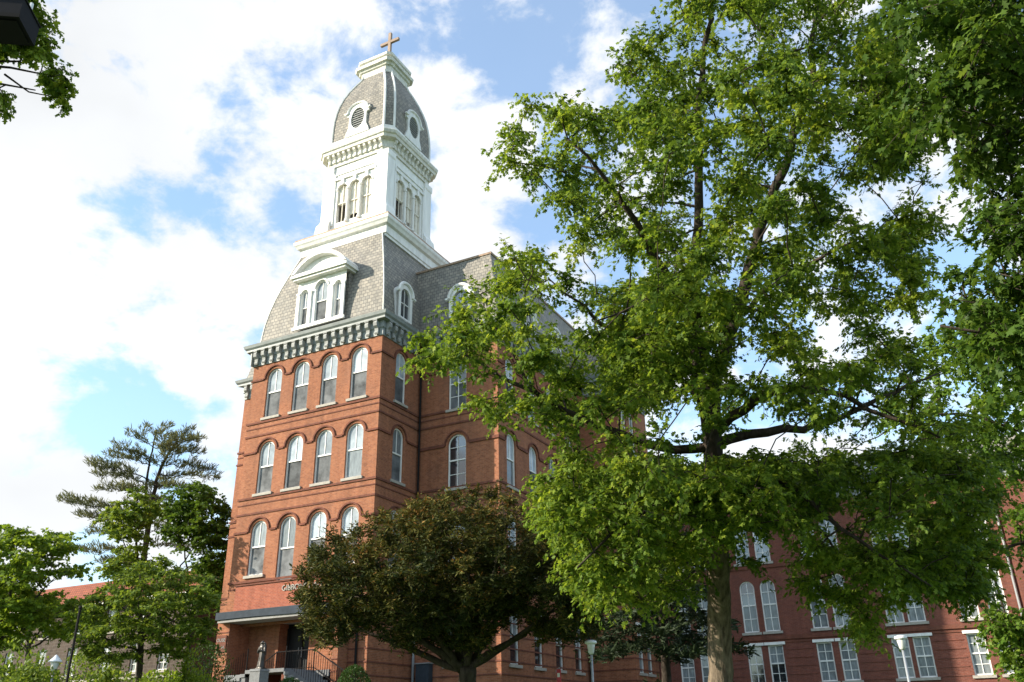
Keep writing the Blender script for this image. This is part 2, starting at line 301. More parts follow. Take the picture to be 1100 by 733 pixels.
# ------------------------------------------------------------------ windows
WCACHE = {}
def local_mesh(key, name, mb, material):
    if key in WCACHE: return WCACHE[key]
    me = bpy.data.meshes.new(name); me.from_pydata(mb.v, [], mb.f)
    bm = bmesh.new(); bm.from_mesh(me); bmesh.ops.recalc_face_normals(bm, faces=bm.faces); bm.to_mesh(me); bm.free()
    me.materials.append(material); WCACHE[key] = me; return me
def ringband(mb, fr, inner, outer, d0, d1):
    n = len(inner)
    vs = [fr(u, v, d) for d in (d0, d1) for poly in (inner, outer) for u, v in poly]
    fs = []
    for i in range(n):
        j = (i+1) % n
        fs += [(i, j, n+j, n+i), (2*n+i, 3*n+i, 3*n+j, 2*n+j), (i, 2*n+i, 2*n+j, j), (n+i, n+j, 3*n+j, 3*n+i)]
    mb.add(vs, fs)
def window(parent, kind, w, h, loc, face, upper='blind', lower='screen', flat=False, hood=True, sill=True, split=.52, panes=2):
    """loc = sill centre on the wall plane (world); face 'A' looks along -y, 'B' along +x"""
    fr = frameA(0); key = (w, h, flat, split, panes)
    n = 12
    def full(key, name, fn, m):
        if key not in WCACHE:
            mb = MB(); fn(mb); local_mesh(key, name, mb, m)
        return WCACHE[key]
    t = .075
    def f_frame(mb):
        ringband(mb, fr, arch(0, t, w-2*t, h-2*t, n, flat), arch(0, 0, w, h, n, flat), .10, .22)
        zr = h*split; mb.box(-w/2+t, w/2-t, .105, .20, zr-.04, zr+.04)
        if panes >= 2: mb.box(-.022, .022, .125, .19, zr+.04, h-t-.005)
        if panes >= 3:
            mb.box(-.022, .022, .125, .19, t, zr-.04)
            for zz in (zr*.5, zr+(h-zr)*.5): mb.box(-w/2+t, w/2-t, .13, .185, zz-.018, zz+.018)
    def f_up(mb):
        zr = h*split+.04
        poly = arch(0, zr, w-2*t, h-t-zr, n, flat); mb.prism(poly, fr, .155, .175)
    def f_lo(mb): mb.box(-w/2+t, w/2-t, .165, .185, t, h*split-.04)
    def f_sill(mb): mb.box(-w/2-.13, w/2+.13, -.11, .215, -.15, -.002)
    def f_hood(mb):
        r = w/2
        inner = [((r+.135)*math.cos(math.pi*k/n), (r+.135)*math.sin(math.pi*k/n)) for k in range(n+1)]; outer = [((r+.225)*math.cos(math.pi*k/n), (r+.225)*math.sin(math.pi*k/n)) for k in range(n+1)]
        zz = h-r; vs = []; fs = []
        for d in (-.085, .02):
            for poly in (inner, outer): vs += [(u, d, zz+v) for u, v in poly]
        m_ = n+1
        for i in range(n): fs += [(i, i+1, m_+i+1, m_+i), (i, 2*m_+i, 2*m_+i+1, i+1), (m_+i, m_+i+1, 3*m_+i+1, 3*m_+i)]
        fs += [(0, m_, 3*m_, 2*m_), (n, n+2*m_, n+3*m_, n+m_)]
        mb.add(vs, fs)
    def f_lintel(mb): mb.box(-w/2-.16, w/2+.16, -.09, .05, h, h+.16)
    me = full(('fr',)+key, 'window', f_frame, M['white'])
    o = bpy.data.objects.new('window', me); COL.objects.link(o); o.parent = parent
    o.location = Vector(loc)-Vector(origin(parent)); o.rotation_euler.z = 0 if face == 'A' else math.pi/2
    subs = [('upper_sash', f_up, M[upper], ('up', upper)+key), ('lower_sash', f_lo, M[lower], ('lo', lower)+key)]
    if sill: subs.append(('sill', f_sill, M['sill'], ('si',)+key))
    if hood: subs.append(('window_hood', f_lintel if flat else f_hood, M['white' if flat else 'brickdark'], ('ho',)+key))
    for nm, fn, m, k in subs:
        c = bpy.data.objects.new(nm, full(k, nm, fn, m)); COL.objects.link(c); c.parent = o
    return o

# ------------------------------------------------------------------ the college hall with its bell tower
HALL = empty('college_hall', (-31.5, 38, 2.8), 'tall red brick hall with grey mansard roofs and white domed bell tower under a cross', 'building')
TX0, TX1, TY0, TYB = -36.3, -26.7, 36.0, 39.95                 # tower front block
MX0, MX1, MY1 = -40.8, -21.4, 51.19                             # main block
WX = (-34.53, -32.45, -30.37, -28.24); WW = 1.15
ROWS = [(18.85, 3.10), (14.25, 3.08), (9.68, 3.0)]
def porch_and_walls():
    mb = MB(); holes = []
    for zi, (z, h) in enumerate(ROWS):
        for xi, x in enumerate(WX):
            zz, hh = (9.10, 3.58) if (zi == 2 and xi == 1) else (z, h)
            holes.append(arch(x, zz, WW, hh))
            up, lo = 'blind', 'screen'
            if zi == 1 and xi == 3: lo = 'curtain'
            if zi == 2: up, lo = ('curtain', 'screen') if xi != 1 else ('curtain', 'screen')
            if zi == 2 and xi >= 2: up = 'blind'
            window(HALL, 'arch', WW, hh, (x, TY0, zz), 'A', up, lo, panes=2)
    facade(mb, frameA(TY0), [(TX0, 2.2), (-35.1, 2.2), (-35.1, 7.1), (-28.2, 7.1), (-28.2, 2.2), (TX1, 2.2), (TX1, 22.6), (TX0, 22.6)], holes)
    bh = []
    for zi, (z, h) in enumerate(ROWS):
        bh.append(arch(37.97, z, 1.08, h)); window(HALL, 'arch', 1.08, h, (TX1, 37.97, z), 'B', 'curtain' if zi else 'blind', 'screen')
    facade(mb, frameB(TX1), [(TY0, 2.2), (TYB, 2.2), (TYB, 22.6), (TY0, 22.6)], bh)
    mb.add([(TX0, TY0, 2.2), (TX0, TYB, 2.2), (TX0, TYB, 22.6), (TX0, TY0, 22.6)], [(0, 1, 2, 3)])
    mb.build('tower_wall', M['brick'], HALL)
    mb = MB()                                                   # main block walls
    facade(mb, frameA(TYB), [(MX0, 2.2), (TX0, 2.2), (TX0, 22.6), (MX0, 22.6)], [])
    ah = []
    for zi, (z, h) in enumerate([(18.66, 3.1), (14.0, 3.12), (9.4, 3.1)]):
        ah.append(arch(-24.08, z, 1.19, h)); window(HALL, 'arch', 1.19, h, (-24.08, TYB, z), 'A', 'glass' if zi == 1 else 'curtain', 'glass' if zi else 'screen', panes=3)
    ah.append(arch(-24.08, 4.8, 1.15, 2.6, flat=True)); window(HALL, 'flat', 1.15, 2.6, (-24.08, TYB, 4.8), 'A', 'curtain', 'glass', flat=True)
    facade(mb, frameA(TYB), [(TX1, 2.2), (MX1, 2.2), (MX1, 22.6), (TX1, 22.6)], ah)
    bh = []
    for yi, y in enumerate((41.45, 44.3, 47.0, 49.7)):
        for zi, (z, h) in enumerate([(18.66, 3.1), (14.0, 3.1), (9.4, 3.1)]):
            bh.append(arch(y, z, 1.1, h)); window(HALL, 'arch', 1.1, h, (MX1, y, z), 'B', 'blind', 'curtain' if (yi+zi) % 2 else 'screen')
        bh.append(arch(y, 4.75, 1.05, 2.6, flat=True)); window(HALL, 'flat', 1.05, 2.6, (MX1, y, 4.75), 'B', 'curtain', 'glass', flat=True)
    facade(mb, frameB(MX1), [(TYB, 2.2), (MY1, 2.2), (MY1, 22.6), (TYB, 22.6)], bh)
    # side bay that steps forward where the long range begins
    ba = []
    bb = []
    for y in (52.35, 53.9):
        for z, h in ((18.66, 3.1), (14.0, 3.1), (9.4, 3.1)):
            bb.append(arch(y, z, .95, h)); window(HALL, 'arch', .95, h, (-18.43, y, z), 'B', 'curtain', 'curtain')
        bb.append(arch(y, 4.7, .95, 2.7, flat=True)); window(HALL, 'flat', .95, 2.7, (-18.43, y, 4.7), 'B', 'blind', 'curtain', flat=True)
    facade(mb, frameA(MY1), [(MX1, 2.2), (-18.43, 2.2), (-18.43, 22.6), (MX1, 22.6)], ba)
    facade(mb, frameB(-18.43), [(MY1, 2.2), (57, 2.2), (57, 22.6), (MY1, 22.6)], bb)
    mb.add([(MX0, TYB, 2.2), (MX0, 57, 2.2), (MX0, 57, 22.6), (MX0, TYB, 22.6), (-18.43, 57, 2.2), (-18.43, 57, 22.6)], [(0, 1, 2, 3), (1, 4, 5, 2)])
    mb.build('main_wall', M['brick'], HALL)
porch_and_walls()

def courses():
    mb = MB()
    def band(z0, z1, p):
        mb.box(TX0-p, TX1+p, TY0-p, TY0-.001, z0, z1); mb.box(TX1+.001, TX1+p, TY0, TYB-p-.003, z0, z1)
        mb.box(TX1, MX1+p, TYB-p, TYB-.001, z0, z1); mb.box(MX1+.001, MX1+p, TYB, MY1-p-.003, z0, z1)
        mb.box(MX0-p, TX0, TYB-p, TYB-.001, z0, z1)
    for z in (18.52, 13.95, 9.28):
        band(z+.02, z+.14, .06); band(z-.30, z-.23, .03)
    for z in (17.78, 13.12): band(z-.05, z+.06, .045)
    for zi, (z, h) in enumerate(ROWS):                          # impost bands between the arches
        zz = z+h-WW/2
        xs = [TX0-.05]+[v for x in WX for v in (x-WW/2-.25, x+WW/2+.25)]+[TX1+.05]
        for a, b in zip(xs[0::2], xs[1::2]): mb.box(a, b, TY0-.07, TY0-.001, zz-.06, zz+.05)
        for a, b in ((TY0, 37.97-.79), (37.97+.79, TYB-.1)): mb.box(TX1+.001, TX1+.07, a, b, zz-.06, zz+.05)
        for a, b in ((TX1+.1, -24.9), (-23.26, MX1+.05)): mb.box(a, b, TYB-.07, TYB-.001, zz-.3, zz-.12)
        ys = [TYB]+[v for y in (41.45, 44.3, 47.0, 49.7) for v in (y-.8, y+.8)]+[MY1-.1]
        for a, b in zip(ys[0::2], ys[1::2]): mb.box(MX1+.001, MX1+.07, a, b, zz-.3, zz-.12)
    for k in range(7):                                          # rusticated base
        z = 3.6+k*.62
        mb.box(TX1, MX1+.03, TYB-.03, TYB-.001, z, z+.07)
        mb.box(MX1+.001, MX1+.03, TYB, MY1-.04, z, z+.07); mb.box(MX1+.05, -18.4, MY1-.03, MY1-.001, z, z+.07); mb.box(-18.429, -18.4, MY1, 55.4, z, z+.07)
        mb.box(TX1+.001, TX1+.03, TY0, TYB-.04, z, z+.07); mb.box(-27.95, TX1+.03, TY0-.03, TY0-.001, z, z+.07)
    mb.build('string_course', M['brickdark'], HALL)
courses()

def cornice_run(mb_slab, z0, axis, a, b, plane, brk, nb, miter0=0, miter1=0):
    """moulded cornice: frieze, bed, crown; brackets appended to brk"""
    prof = [(0, .0), (.06, .0), (.06, .42), (.12, .48), (.12, .86), (.40, .90), (.40, 1.02), (.50, 1.12), (.56, 1.30), (0, 1.36)]
    if axis == 'A': r0 = [(a-p*miter0, plane-p, z0+z) for p, z in prof]; r1 = [(b+p*miter1, plane-p, z0+z) for p, z in prof]
    else: r0 = [(plane+p, a-p*miter0, z0+z) for p, z in prof]; r1 = [(plane+p, b+p*miter1, z0+z) for p, z in prof]
    mb_slab.loft([r0, r1])
    for k in range(nb):
        brk.append((axis, a+(b-a)*(k+.5)/nb, plane, z0))
def bracket_mesh():
    mb = MB(); w = .12
    prof = [(.12, .06), (.20, .06), (.24, .14), (.20, .26), (.22, .40), (.36, .52), (.39, .70), (.35, .82), (.12, .84)]
    mb.loft([[(-w, -p, z) for p, z in prof], [(w, -p, z) for p, z in prof]])
    mb.box(-w-.03, w+.03, -.39, -.115, .845, .895)
    return local_mesh('brk', 'bracket', mb, M['corn2'])
def put_brackets(parent, lst, me, sc=1.0):
    off = origin(parent)
    for axis, t, plane, z0 in lst:
        o = bpy.data.objects.new('bracket', me); COL.objects.link(o); o.parent = parent; o.scale = (sc, sc, sc)
        if axis == 'A': o.location = Vector((t, plane, z0))-Vector(off)
        else: o.location = Vector((plane, t, z0))-Vector(off); o.rotation_euler.z = math.pi/2
def cornices():
    mb = MB(); br = []
    z0 = 22.36
    cornice_run(mb, z0, 'A', TX0, TX1, TY0, br, 16, 1, 1); cornice_run(mb, z0, 'B', TY0, TYB-.55, TX1, br, 6, 1, 0)
    mb.loft([[(TX0-p, y, z0+z) for p, z in [(0, 0), (.06, 0), (.06, .42), (.12, .86), (.4, .9), (.56, 1.3), (0, 1.36)]] for y in (TY0-.3, TYB-.58)])
    c = mb.build('tower_cornice', M['corn'], HALL); put_brackets(c, br, bracket_mesh())
    mb = MB(); br = []
    cornice_run(mb, z0, 'A', TX1+.57, MX1, TYB, br, 8, 0, 1); cornice_run(mb, z0, 'B', TYB, MY1-.57, MX1, br, 19, 1, 0)
    cornice_run(mb, z0, 'A', MX1+.57, -18.43, MY1, br, 4, 0, 1); cornice_run(mb, z0, 'B', MY1, 57, -18.43, br, 9, 1, 0)
    c = mb.build('main_cornice', M['corn'], HALL); put_brackets(c, br, bracket_mesh())
    mb = MB(); br = []; cornice_run(mb, z0, 'A', MX0, TX0-.57, TYB, br, 7, 1, 0); c = mb.build('main_cornice', M['corn'], HALL); put_brackets(c, br, bracket_mesh())
cornices()

def roofs():
    prof = [(23.715, .12), (24.2, .17), (25.2, .25), (26.2, .40), (27.1, .58), (28.0, .80), (28.8, 1.03), (29.6, 1.28), (30.5, 1.55)]
    mb = MB(); mb.loft([sring(-31.5, 40.85, 4.8-i, 4.85-i, z) for z, i in prof]); mb.build('tower_mansard', M['slate'], HALL)
    mb = MB(); prof = [(23.71, -.1), (24.2, .02), (25.5, .22), (27, .48), (28.3, .74), (28.86, .86)]
    cx, cy = (MX0+MX1)/2, (TYB+58)/2
    mb.loft([sring(cx, cy, (MX1-MX0)/2-i, (58-TYB)/2-i, z) for z, i in prof])
    mb.loft([sring(-22, 55, 3.57-i, 3.8-i, z) for z, i in [(23.71, -.08), (25.5, .3), (26.5, .6)]])
    mb.build('main_mansard', M['slate'], HALL)
    mb = MB(); mb.loft([sring(cx, cy, (MX1-MX0)/2-.80, (58-TYB)/2-.80, 28.87), sring(cx, cy, (MX1-MX0)/2-.78, (58-TYB)/2-.78, 28.99)]); mb.build('ridge_flashing', M['rust'], HALL)
    # flashing strips down the tower hips
    mb = MB()
    for sx, sy in ((1, -1), (-1, -1)):
        pf = [(23.73, .12), (24.2, .17), (25.2, .25), (26.2, .40), (27.1, .58), (28.0, .80), (28.8, 1.03), (29.6, 1.28), (30.5, 1.55)]
        mb = MB(); mb.tube([(-31.5+sx*(4.8-i), 40.85+sy*(4.85-i), z) for z, i in pf], .045, 5); mb.build('hip_flashing', M['white2'], HALL)
roofs()

def dormer_front():
    y0 = 35.98; mb = MB(); fr = frameA(y0)
    xs = (-32.72, -31.43, -30.14); ws = (.52, .92, .52); hs = (2.35, 2.72, 2.35); z = 24.42
    holes = [arch(x, z, w, h) for x, w, h in zip(xs, ws, hs)]
    facade(mb, fr, [(-33.3, 24.12), (-29.6, 24.12), (-29.6, 27.55), (-33.3, 27.55)], holes, .2)
    d = mb.build('front_dormer', M['white'], HALL)
    mb = MB(); mb.box(-33.29, -29.61, y0+.3, y0+2.2, 24.15, 27.5); mb.build('dormer_cheek', M['slate'], d)
    mb = MB()
    for x in (-33.18, -32.26, -30.6, -29.72): mb.box(x-.11, x+.11, y0-.10, y0-.001, 24.3, 26.5); mb.box(x-.15, x+.15, y0-.13, y0-.002, 26.5, 26.62)
    mb.box(-33.45, -29.5, y0-.14, y0-.002, 24.1, 24.3)
    mb.build('pilaster', M['white'], d)
    for x, w, h in zip(xs, ws, hs):
        mb = MB(); ringband(mb, fr, arch(x, z+.06, w-.12, h-.12), arch(x, z, w, h), .08, .19); mb.box(x-w/2+.05, x+w/2-.05, .085+y0, .18+y0, z+h*.5-.03, z+h*.5+.03)
        mb.box(x-.018, x+.018, y0+.1, y0+.17, z+h*.5, z+h-.06); f = mb.build('dormer_window', M['white'], d)
        mb = MB(); mb.prism(arch(x, z+h*.5, w-.12, h*.5-.06), fr, .13, .15); mb.build('upper_sash', M['blind'], d)
        mb = MB(); mb.box(x-w/2+.06, x+w/2-.06, y0+.14, y0+.16, z+.06, z+h*.5-.03); mb.build('lower_sash', M['screen'], d)
        mb = MB(); r = w/2; pts = [(x+(r+.07)*math.cos(math.pi*k/14), y0-.03, z+h-r+(r+.07)*math.sin(math.pi*k/14)) for k in range(15)]; mb.tube(pts, .06, 5); mb.build('arch_moulding', M['white'], d)
    # cornice, segmental pediment
    mb = MB(); xl, xr = -33.62, -29.28; yf = y0-.5
    mb.box(xl+.15, xr-.15, yf+.12, y0+1.3, 27.42, 27.55); mb.box(xl, xr, yf, y0+1.5, 27.56, 27.72); mb.box(xl+.06, xr-.06, yf+.05, y0+1.4, 27.725, 27.82)
    mb.build('dormer_cornice', M['white'], d)
    cxm = (xl+xr)/2; half = (xr-xl)/2-.05; rise = 1.2; R = (half*half+rise*rise)/(2*rise); zc = 27.82+rise-R; a0 = math.asin(half/R)
    outer = [(cxm+R*math.sin(-a0+2*a0*k/18), zc+R*math.cos(-a0+2*a0*k/18)) for k in range(19)]
    R2 = R-.22; inner = [(cxm+R2*math.sin(-a0*.96+2*a0*.96*k/18), max(27.83, zc+R2*math.cos(-a0*.96+2*a0*.96*k/18))) for k in range(19)]
    mb = MB(); vs = []; n = 19
    for yy in (yf, y0+2.6):
        vs += [(u, yy, v) for u, v in outer]; vs += [(u, yy, v) for u, v in inner]
    fs = []
    for i in range(n-1): fs += [(i, i+1, n+i+1, n+i), (2*n+i, 3*n+i, 3*n+i+1, 2*n+i+1), (i, 2*n+i, 2*n+i+1, i+1), (n+i, n+i+1, 3*n+i+1, 3*n+i)]
    mb.add(vs, fs); mb.build('pediment_arch', M['white'], d)
    mb = MB(); mb.prism(inner, frameA(y0), -.12, .1); mb.build('tympanum', M['white'], d)
dormer_front()
def small_dormer(face, t, plane, z, w=.95, h=1.95, depth=1.9):
    fr = frameA(plane) if face == 'A' else frameB(plane)
    mb = MB(); facade(mb, fr, arch(t, z-.12, w+.5, h+.38), [arch(t, z, w, h)], .15); mb.prism(arch(t, z-.10, w+.46, h+.35), fr, .22, depth)
    d = mb.build('side_dormer', M['slate'] if False else M['white'], HALL)
    mb = MB(); r = w/2+.25; pts = [fr(t+r*math.cos(math.pi*k/14), z+h+.13-w/2+r*math.sin(math.pi*k/14), -.03) for k in range(15)]; mb.tube(pts, .11, 6)
    for s in (-1, 1): mb.tube([fr(t+s*r, z+h-w/2+.13, -.03), fr(t+s*(r+.22), z+h-w/2+.10, -.03)], .11, 6)
    mb.build('dormer_hood', M['white'], d)
    mb = MB(); mb.prism(arch(t, z+.05, w-.1, h-.1), fr, .12, .14); mb.build('dormer_pane', M['glass'], d)
    mb = MB()
    for a, b, c0, c1 in ((t-.02, t+.02, z, z+h-.05), (t-w/2, t+w/2, z+h*.48, z+h*.48+.06)): mb.prism([(a, c0), (b, c0), (b, c1), (a, c1)], fr, .085, .118)
    mb.build('muntin', M['white'], d)
small_dormer('B', 38.05, -26.62, 24.25); small_dormer('A', -24.0, 40.05, 24.3, 1.1, 2.1)
for y in (44.6, 48.6): small_dormer('B', y, -21.5, 24.3, 1.05, 2.0)

BX, BY = -31.42, 41.05
def belfry():
    # moulded white cornice on top of the tower mansard
    mb = MB(); mb.loft([sring(BX, BY-.05, h, h, z) for z, h in [(30.3, 3.33), (30.45, 3.34), (30.5, 3.42), (31.02, 3.44), (31.08, 3.62), (31.25, 3.72), (31.34, 3.80), (31.5, 3.84), (31.56, 3.80)]]); mb.build('upper_cornice', M['white'], HALL)
    mb = MB(); mb.loft([sring(BX, BY-.05, 3.79, 3.79, 31.562), sring(BX, BY-.05, 3.76, 3.76, 31.72), sring(BX, BY-.05, 3.1, 3.1, 32.05)]); mb.build('cornice_flashing', M['rust'], HALL)
    H = 2.62; zb, zt = 31.7, 37.75
    mb = MB(); hs = lambda c: [arch(c+dx, 33.05, .88, 3.06, 10) for dx in (-1.02, 0, 1.02)]
    for k in range(4):
        a = k*math.pi/2
        def fr(u, v, d, a=a): x, y = u, -H+d; return (BX+x*math.cos(a)-y*math.sin(a), BY+x*math.sin(a)+y*math.cos(a), v)
        facade(mb, fr, [(-H, zb), (H, zb), (H, zt), (-H, zt)], hs(0), .28)
    for (z, i) in ((zb, .28), (32.95, .28), (37.7, .28)): mb.loft([sring(BX, BY, H-.02, H-.02, z), sring(BX, BY, H-.02, H-.02, z+.06)])
    b = mb.build('belfry_wall', M['siding'], HALL)
    # flared corner posts
    mb = MB()
    pf = [(31.58, .40), (32.1, .36), (32.7, .30), (33.05, .27), (33.25, .16), (33.4, .10), (33.6, .08), (37.2, .08), (37.3, .13), (37.72, .13)]
    for sx in (-1, 1):
        for sy in (-1, 1):
            rings = []
            for z, e in pf:
                xo, yo = BX+sx*(H+e), BY+sy*(H+e); xi, yi = BX+sx*(H-.78), BY+sy*(H-.78)
                rings.append([(xi, yo, z), (xo, yo, z), (xo, yi, z), (xi, yi, z)])
            mb = MB(); mb.loft(rings); mb.build('corner_post', M['siding'], b)
    mb = MB()
    for k in range(4):
        a = k*math.pi/2
        def fr(u, v, d, a=a): x, y = u, -H+d; return (BX+x*math.cos(a)-y*math.sin(a), BY+x*math.sin(a)+y*math.cos(a), v)
        for dx in (-.51, .51):
            poly = lambda r0, z0, z1: [[fr(dx+r0*math.cos(t*math.pi/4), zz, r0*math.sin(t*math.pi/4)-.06) for t in range(8)] for zz in (z0, z1)]
            mb.loft(poly(.085, 32.96, 35.5)); mb.loft(poly(.13, 35.5, 35.66)); mb.loft(poly(.13, 32.9, 33.06))
        for dx in (-1.02, 0, 1.02):
            pts = [fr(dx+.47*math.cos(math.pi*j/12), 35.67+.47*math.sin(math.pi*j/12), -.03) for j in range(13)]; mb.tube(pts, .06, 5)
            mb.add([fr(dx+u, v, d) for d in (-.13, -.002) for u, v in ((-.09, 36.02), (.09, 36.02), (.12, 36.45), (-.12, 36.45))], [(0, 1, 2, 3), (4, 5, 6, 7), (0, 1, 5, 4), (1, 2, 6, 5), (2, 3, 7, 6), (3, 0, 4, 7)])
        for u0, u1, v0, v1, p in ((-1.78, 1.78, 36.5, 36.68, .12), (-1.78, 1.78, 36.95, 37.05, .07), (-1.82, -1.66, 32.9, 36.94, .09), (1.66, 1.82, 32.9, 36.94, .09)):
            mb.prism([(u0, v0), (u1, v0), (u1, v1), (u0, v1)], fr, -p, -.003)
    mb.build('column_arcade', M['white'], b)
    for k in range(4):
        a = k*math.pi/2; mb = MB()
        def fr(u, v, d, a=a): x, y = u, -H+d; return (BX+x*math.cos(a)-y*math.sin(a), BY+x*math.sin(a)+y*math.cos(a), v)
        for dx in (-1.02, 0, 1.02):
            for u0, u1, v0, v1 in ((dx-.02, dx+.02, 33.05, 36.0), (dx-.435, dx+.435, 34.55, 34.62), (dx-.435, dx-.38, 33.05, 35.7), (dx+.38, dx+.435, 33.05, 35.7)):
                mb.prism([(u0, v0), (u1, v0), (u1, v1), (u0, v1)], fr, .05, .11)
            mb.prism(arch(dx, (34.5 if dx < -.5 else 33.5 if dx < .5 else 33.06), .87, (1.6 if dx < -.5 else 2.6 if dx < .5 else 3.04), 10), fr, .13, .17)
        mb.build('belfry_sash', M['louvre'], b)
    # bracketed cornice
    c = .55; mb = MB(); mb.loft([sring(BX, BY, h, h, z, c*h/3.0) for z, h in [(37.7, 2.72), (37.95, 2.73), (38.0, 2.80), (38.55, 2.82), (38.6, 3.10), (38.8, 3.14), (38.86, 3.22), (39.05, 3.28), (39.14, 3.24), (39.2, 2.95), (39.35, 2.85), (39.62, 2.80)]])
    co = mb.build('belfry_cornice', M['white2'], HALL); br = []
    for j in range(11):
        t = -2.2+4.4*j/10; br.append(('A', BX+t, BY-2.70, 37.98)); br.append(('B', BY+t, BX+2.70, 37.98))
    mb = MB(); w = .09; prof = [(.10, .0), (.16, 0), (.20, .12), (.18, .25), (.34, .42), (.36, .58), (.10, .6)]
    mb.loft([[(-w, -p, z) for p, z in prof], [(w, -p, z) for p, z in prof]])
    put_brackets(co, br, local_mesh('brk2', 'bracket', mb, M['white2']))
    # convex mansard dome with chamfered corners
    pf = [(39.45, 2.72), (40.2, 2.73), (41.0, 2.72), (41.8, 2.68), (42.5, 2.61), (43.2, 2.49), (43.9, 2.31), (44.6, 2.07), (45.3, 1.77), (46.0, 1.44), (46.5, 1.28)]
    ch = lambda h: .50*(.55+.45*h/2.68)
    mb = MB(); mb.loft([sring(BX, BY, h, h, z, ch(h)) for z, h in pf]); dm = mb.build('dome_roof', M['slate'], HALL)
    mb = MB()
    for k in range(8): mb.tube([sring(BX, BY, h+.02, h+.02, z, ch(h))[k] for z, h in pf], .085, 6)
    for z, h in ((39.68, 2.72),): mb.loft([sring(BX, BY, h+.09, h+.09, 39.4, ch(h)), sring(BX, BY, h+.06, h+.06, 39.88, ch(h))])
    mb.build('dome_rib', M['white'], dm)
    for face in 'AB':
        fr = (lambda u, v, d: (BX+u, BY-2.86+d, v)) if face == 'A' else (lambda u, v, d: (BX+2.86-d, BY+u, v))
        rx, rz, zc = .58, .88, 41.25; n = 28
        ell = [(rx*math.cos(2*math.pi*k/n), zc+rz*math.sin(2*math.pi*k/n)) for k in range(n)]
        outl = [(-1.02, 39.86), (1.02, 39.86), (.94, 40.15), (.74, 40.6), (.74, 41.55), (.95, 41.62), (.95, 41.85), (.80, 41.90)]+[(.80*math.cos(t), 41.9+.62*math.sin(t)) for t in [math.pi*k/12 for k in range(1, 12)]]+[(-.80, 41.90), (-.95, 41.85), (-.95, 41.62), (-.74, 41.55), (-.74, 40.6), (-.94, 40.15)]
        mb = MB(); facade(mb, fr, outl, [ell], .22); m_ = len(outl); mb.add([fr(u, v, 0) for u, v in outl]+[fr(u, v, .75) for u, v in outl], [(i, (i+1) % m_, (i+1) % m_+m_, i+m_) for i in range(m_)])
        mb.tube([fr(.84*math.cos(math.pi*k/12), 41.9+.66*math.sin(math.pi*k/12), -.02) for k in range(13)], .09, 6)
        for sg in (-1, 1): mb.tube([fr(sg*.80, 41.9, -.03), fr(sg*1.0, 41.80, -.03), fr(sg*1.12, 41.86, -.03)], .10, 6)
        ocu = mb.build('oculus_dormer', M['white'], dm)
        mb = MB(); mb.prism(ell, fr, .12, .14)
        for k in range(9): pass
        mb.build('oculus_louvre', M['screen'], dm)
        mb = MB()
        for k in range(1, 9):
            v = zc-rz+2*rz*k/9; hw = rx*math.sqrt(max(0, 1-((v-zc)/rz)**2))*.97; mb.prism([(-hw, v-.03), (hw, v-.03), (hw, v+.03), (-hw, v+.03)], fr, .06, .118)
        mb.build('louvre_slat', M['corn2'], dm)
    # cap and cross
    mb = MB(); cc = .30
    mb.loft([sring(BX, BY, h, h, z, cc) for z, h in [(46.2, 1.36), (46.75, 1.36), (46.8, 1.46), (46.95, 1.52), (47.0, 1.66), (47.22, 1.70), (47.3, 1.55), (47.32, 1.42), (47.62, 1.42), (47.66, 1.54), (47.86, 1.56), (47.92, 1.46), (48.2, .6), (48.25, .3)]])
    mb.build('dome_cap', M['white2'], HALL)
    mb = MB(); x, y = -31.1, BY; mb.box(x-.115, x+.115, y-.1, y+.1, 48.0, 51.35); mb.box(x-.84, x-.117, y-.095, y+.095, 50.32, 50.55); mb.box(x+.117, x+.84, y-.095, y+.095, 50.32, 50.55)
    mb.box(x-.3, x+.3, y-.3, y+.3, 47.9, 48.5); mb.build('cross', M['gold'], HALL)
belfry()

def letters(text, size, loc, face, material, name, parent, depth=.03):
    cu = bpy.data.curves.new(name, 'FONT'); cu.body = text; cu.size = size; cu.extrude = depth; cu.align_x = 'LEFT'
    tmp = bpy.data.objects.new(name, cu); COL.objects.link(tmp); dg = bpy.context.evaluated_depsgraph_get(); me = bpy.data.meshes.new_from_object(tmp.evaluated_get(dg))
    bpy.data.objects.remove(tmp); me.materials.clear(); me.materials.append(material); me.name = name
    o = bpy.data.objects.new(name, me); COL.objects.link(o); o.parent = parent; o.rotation_euler = (math.pi/2, 0, 0 if face == 'A' else math.pi/2)
    o.location = Vector(loc)-Vector(origin(parent)); return o

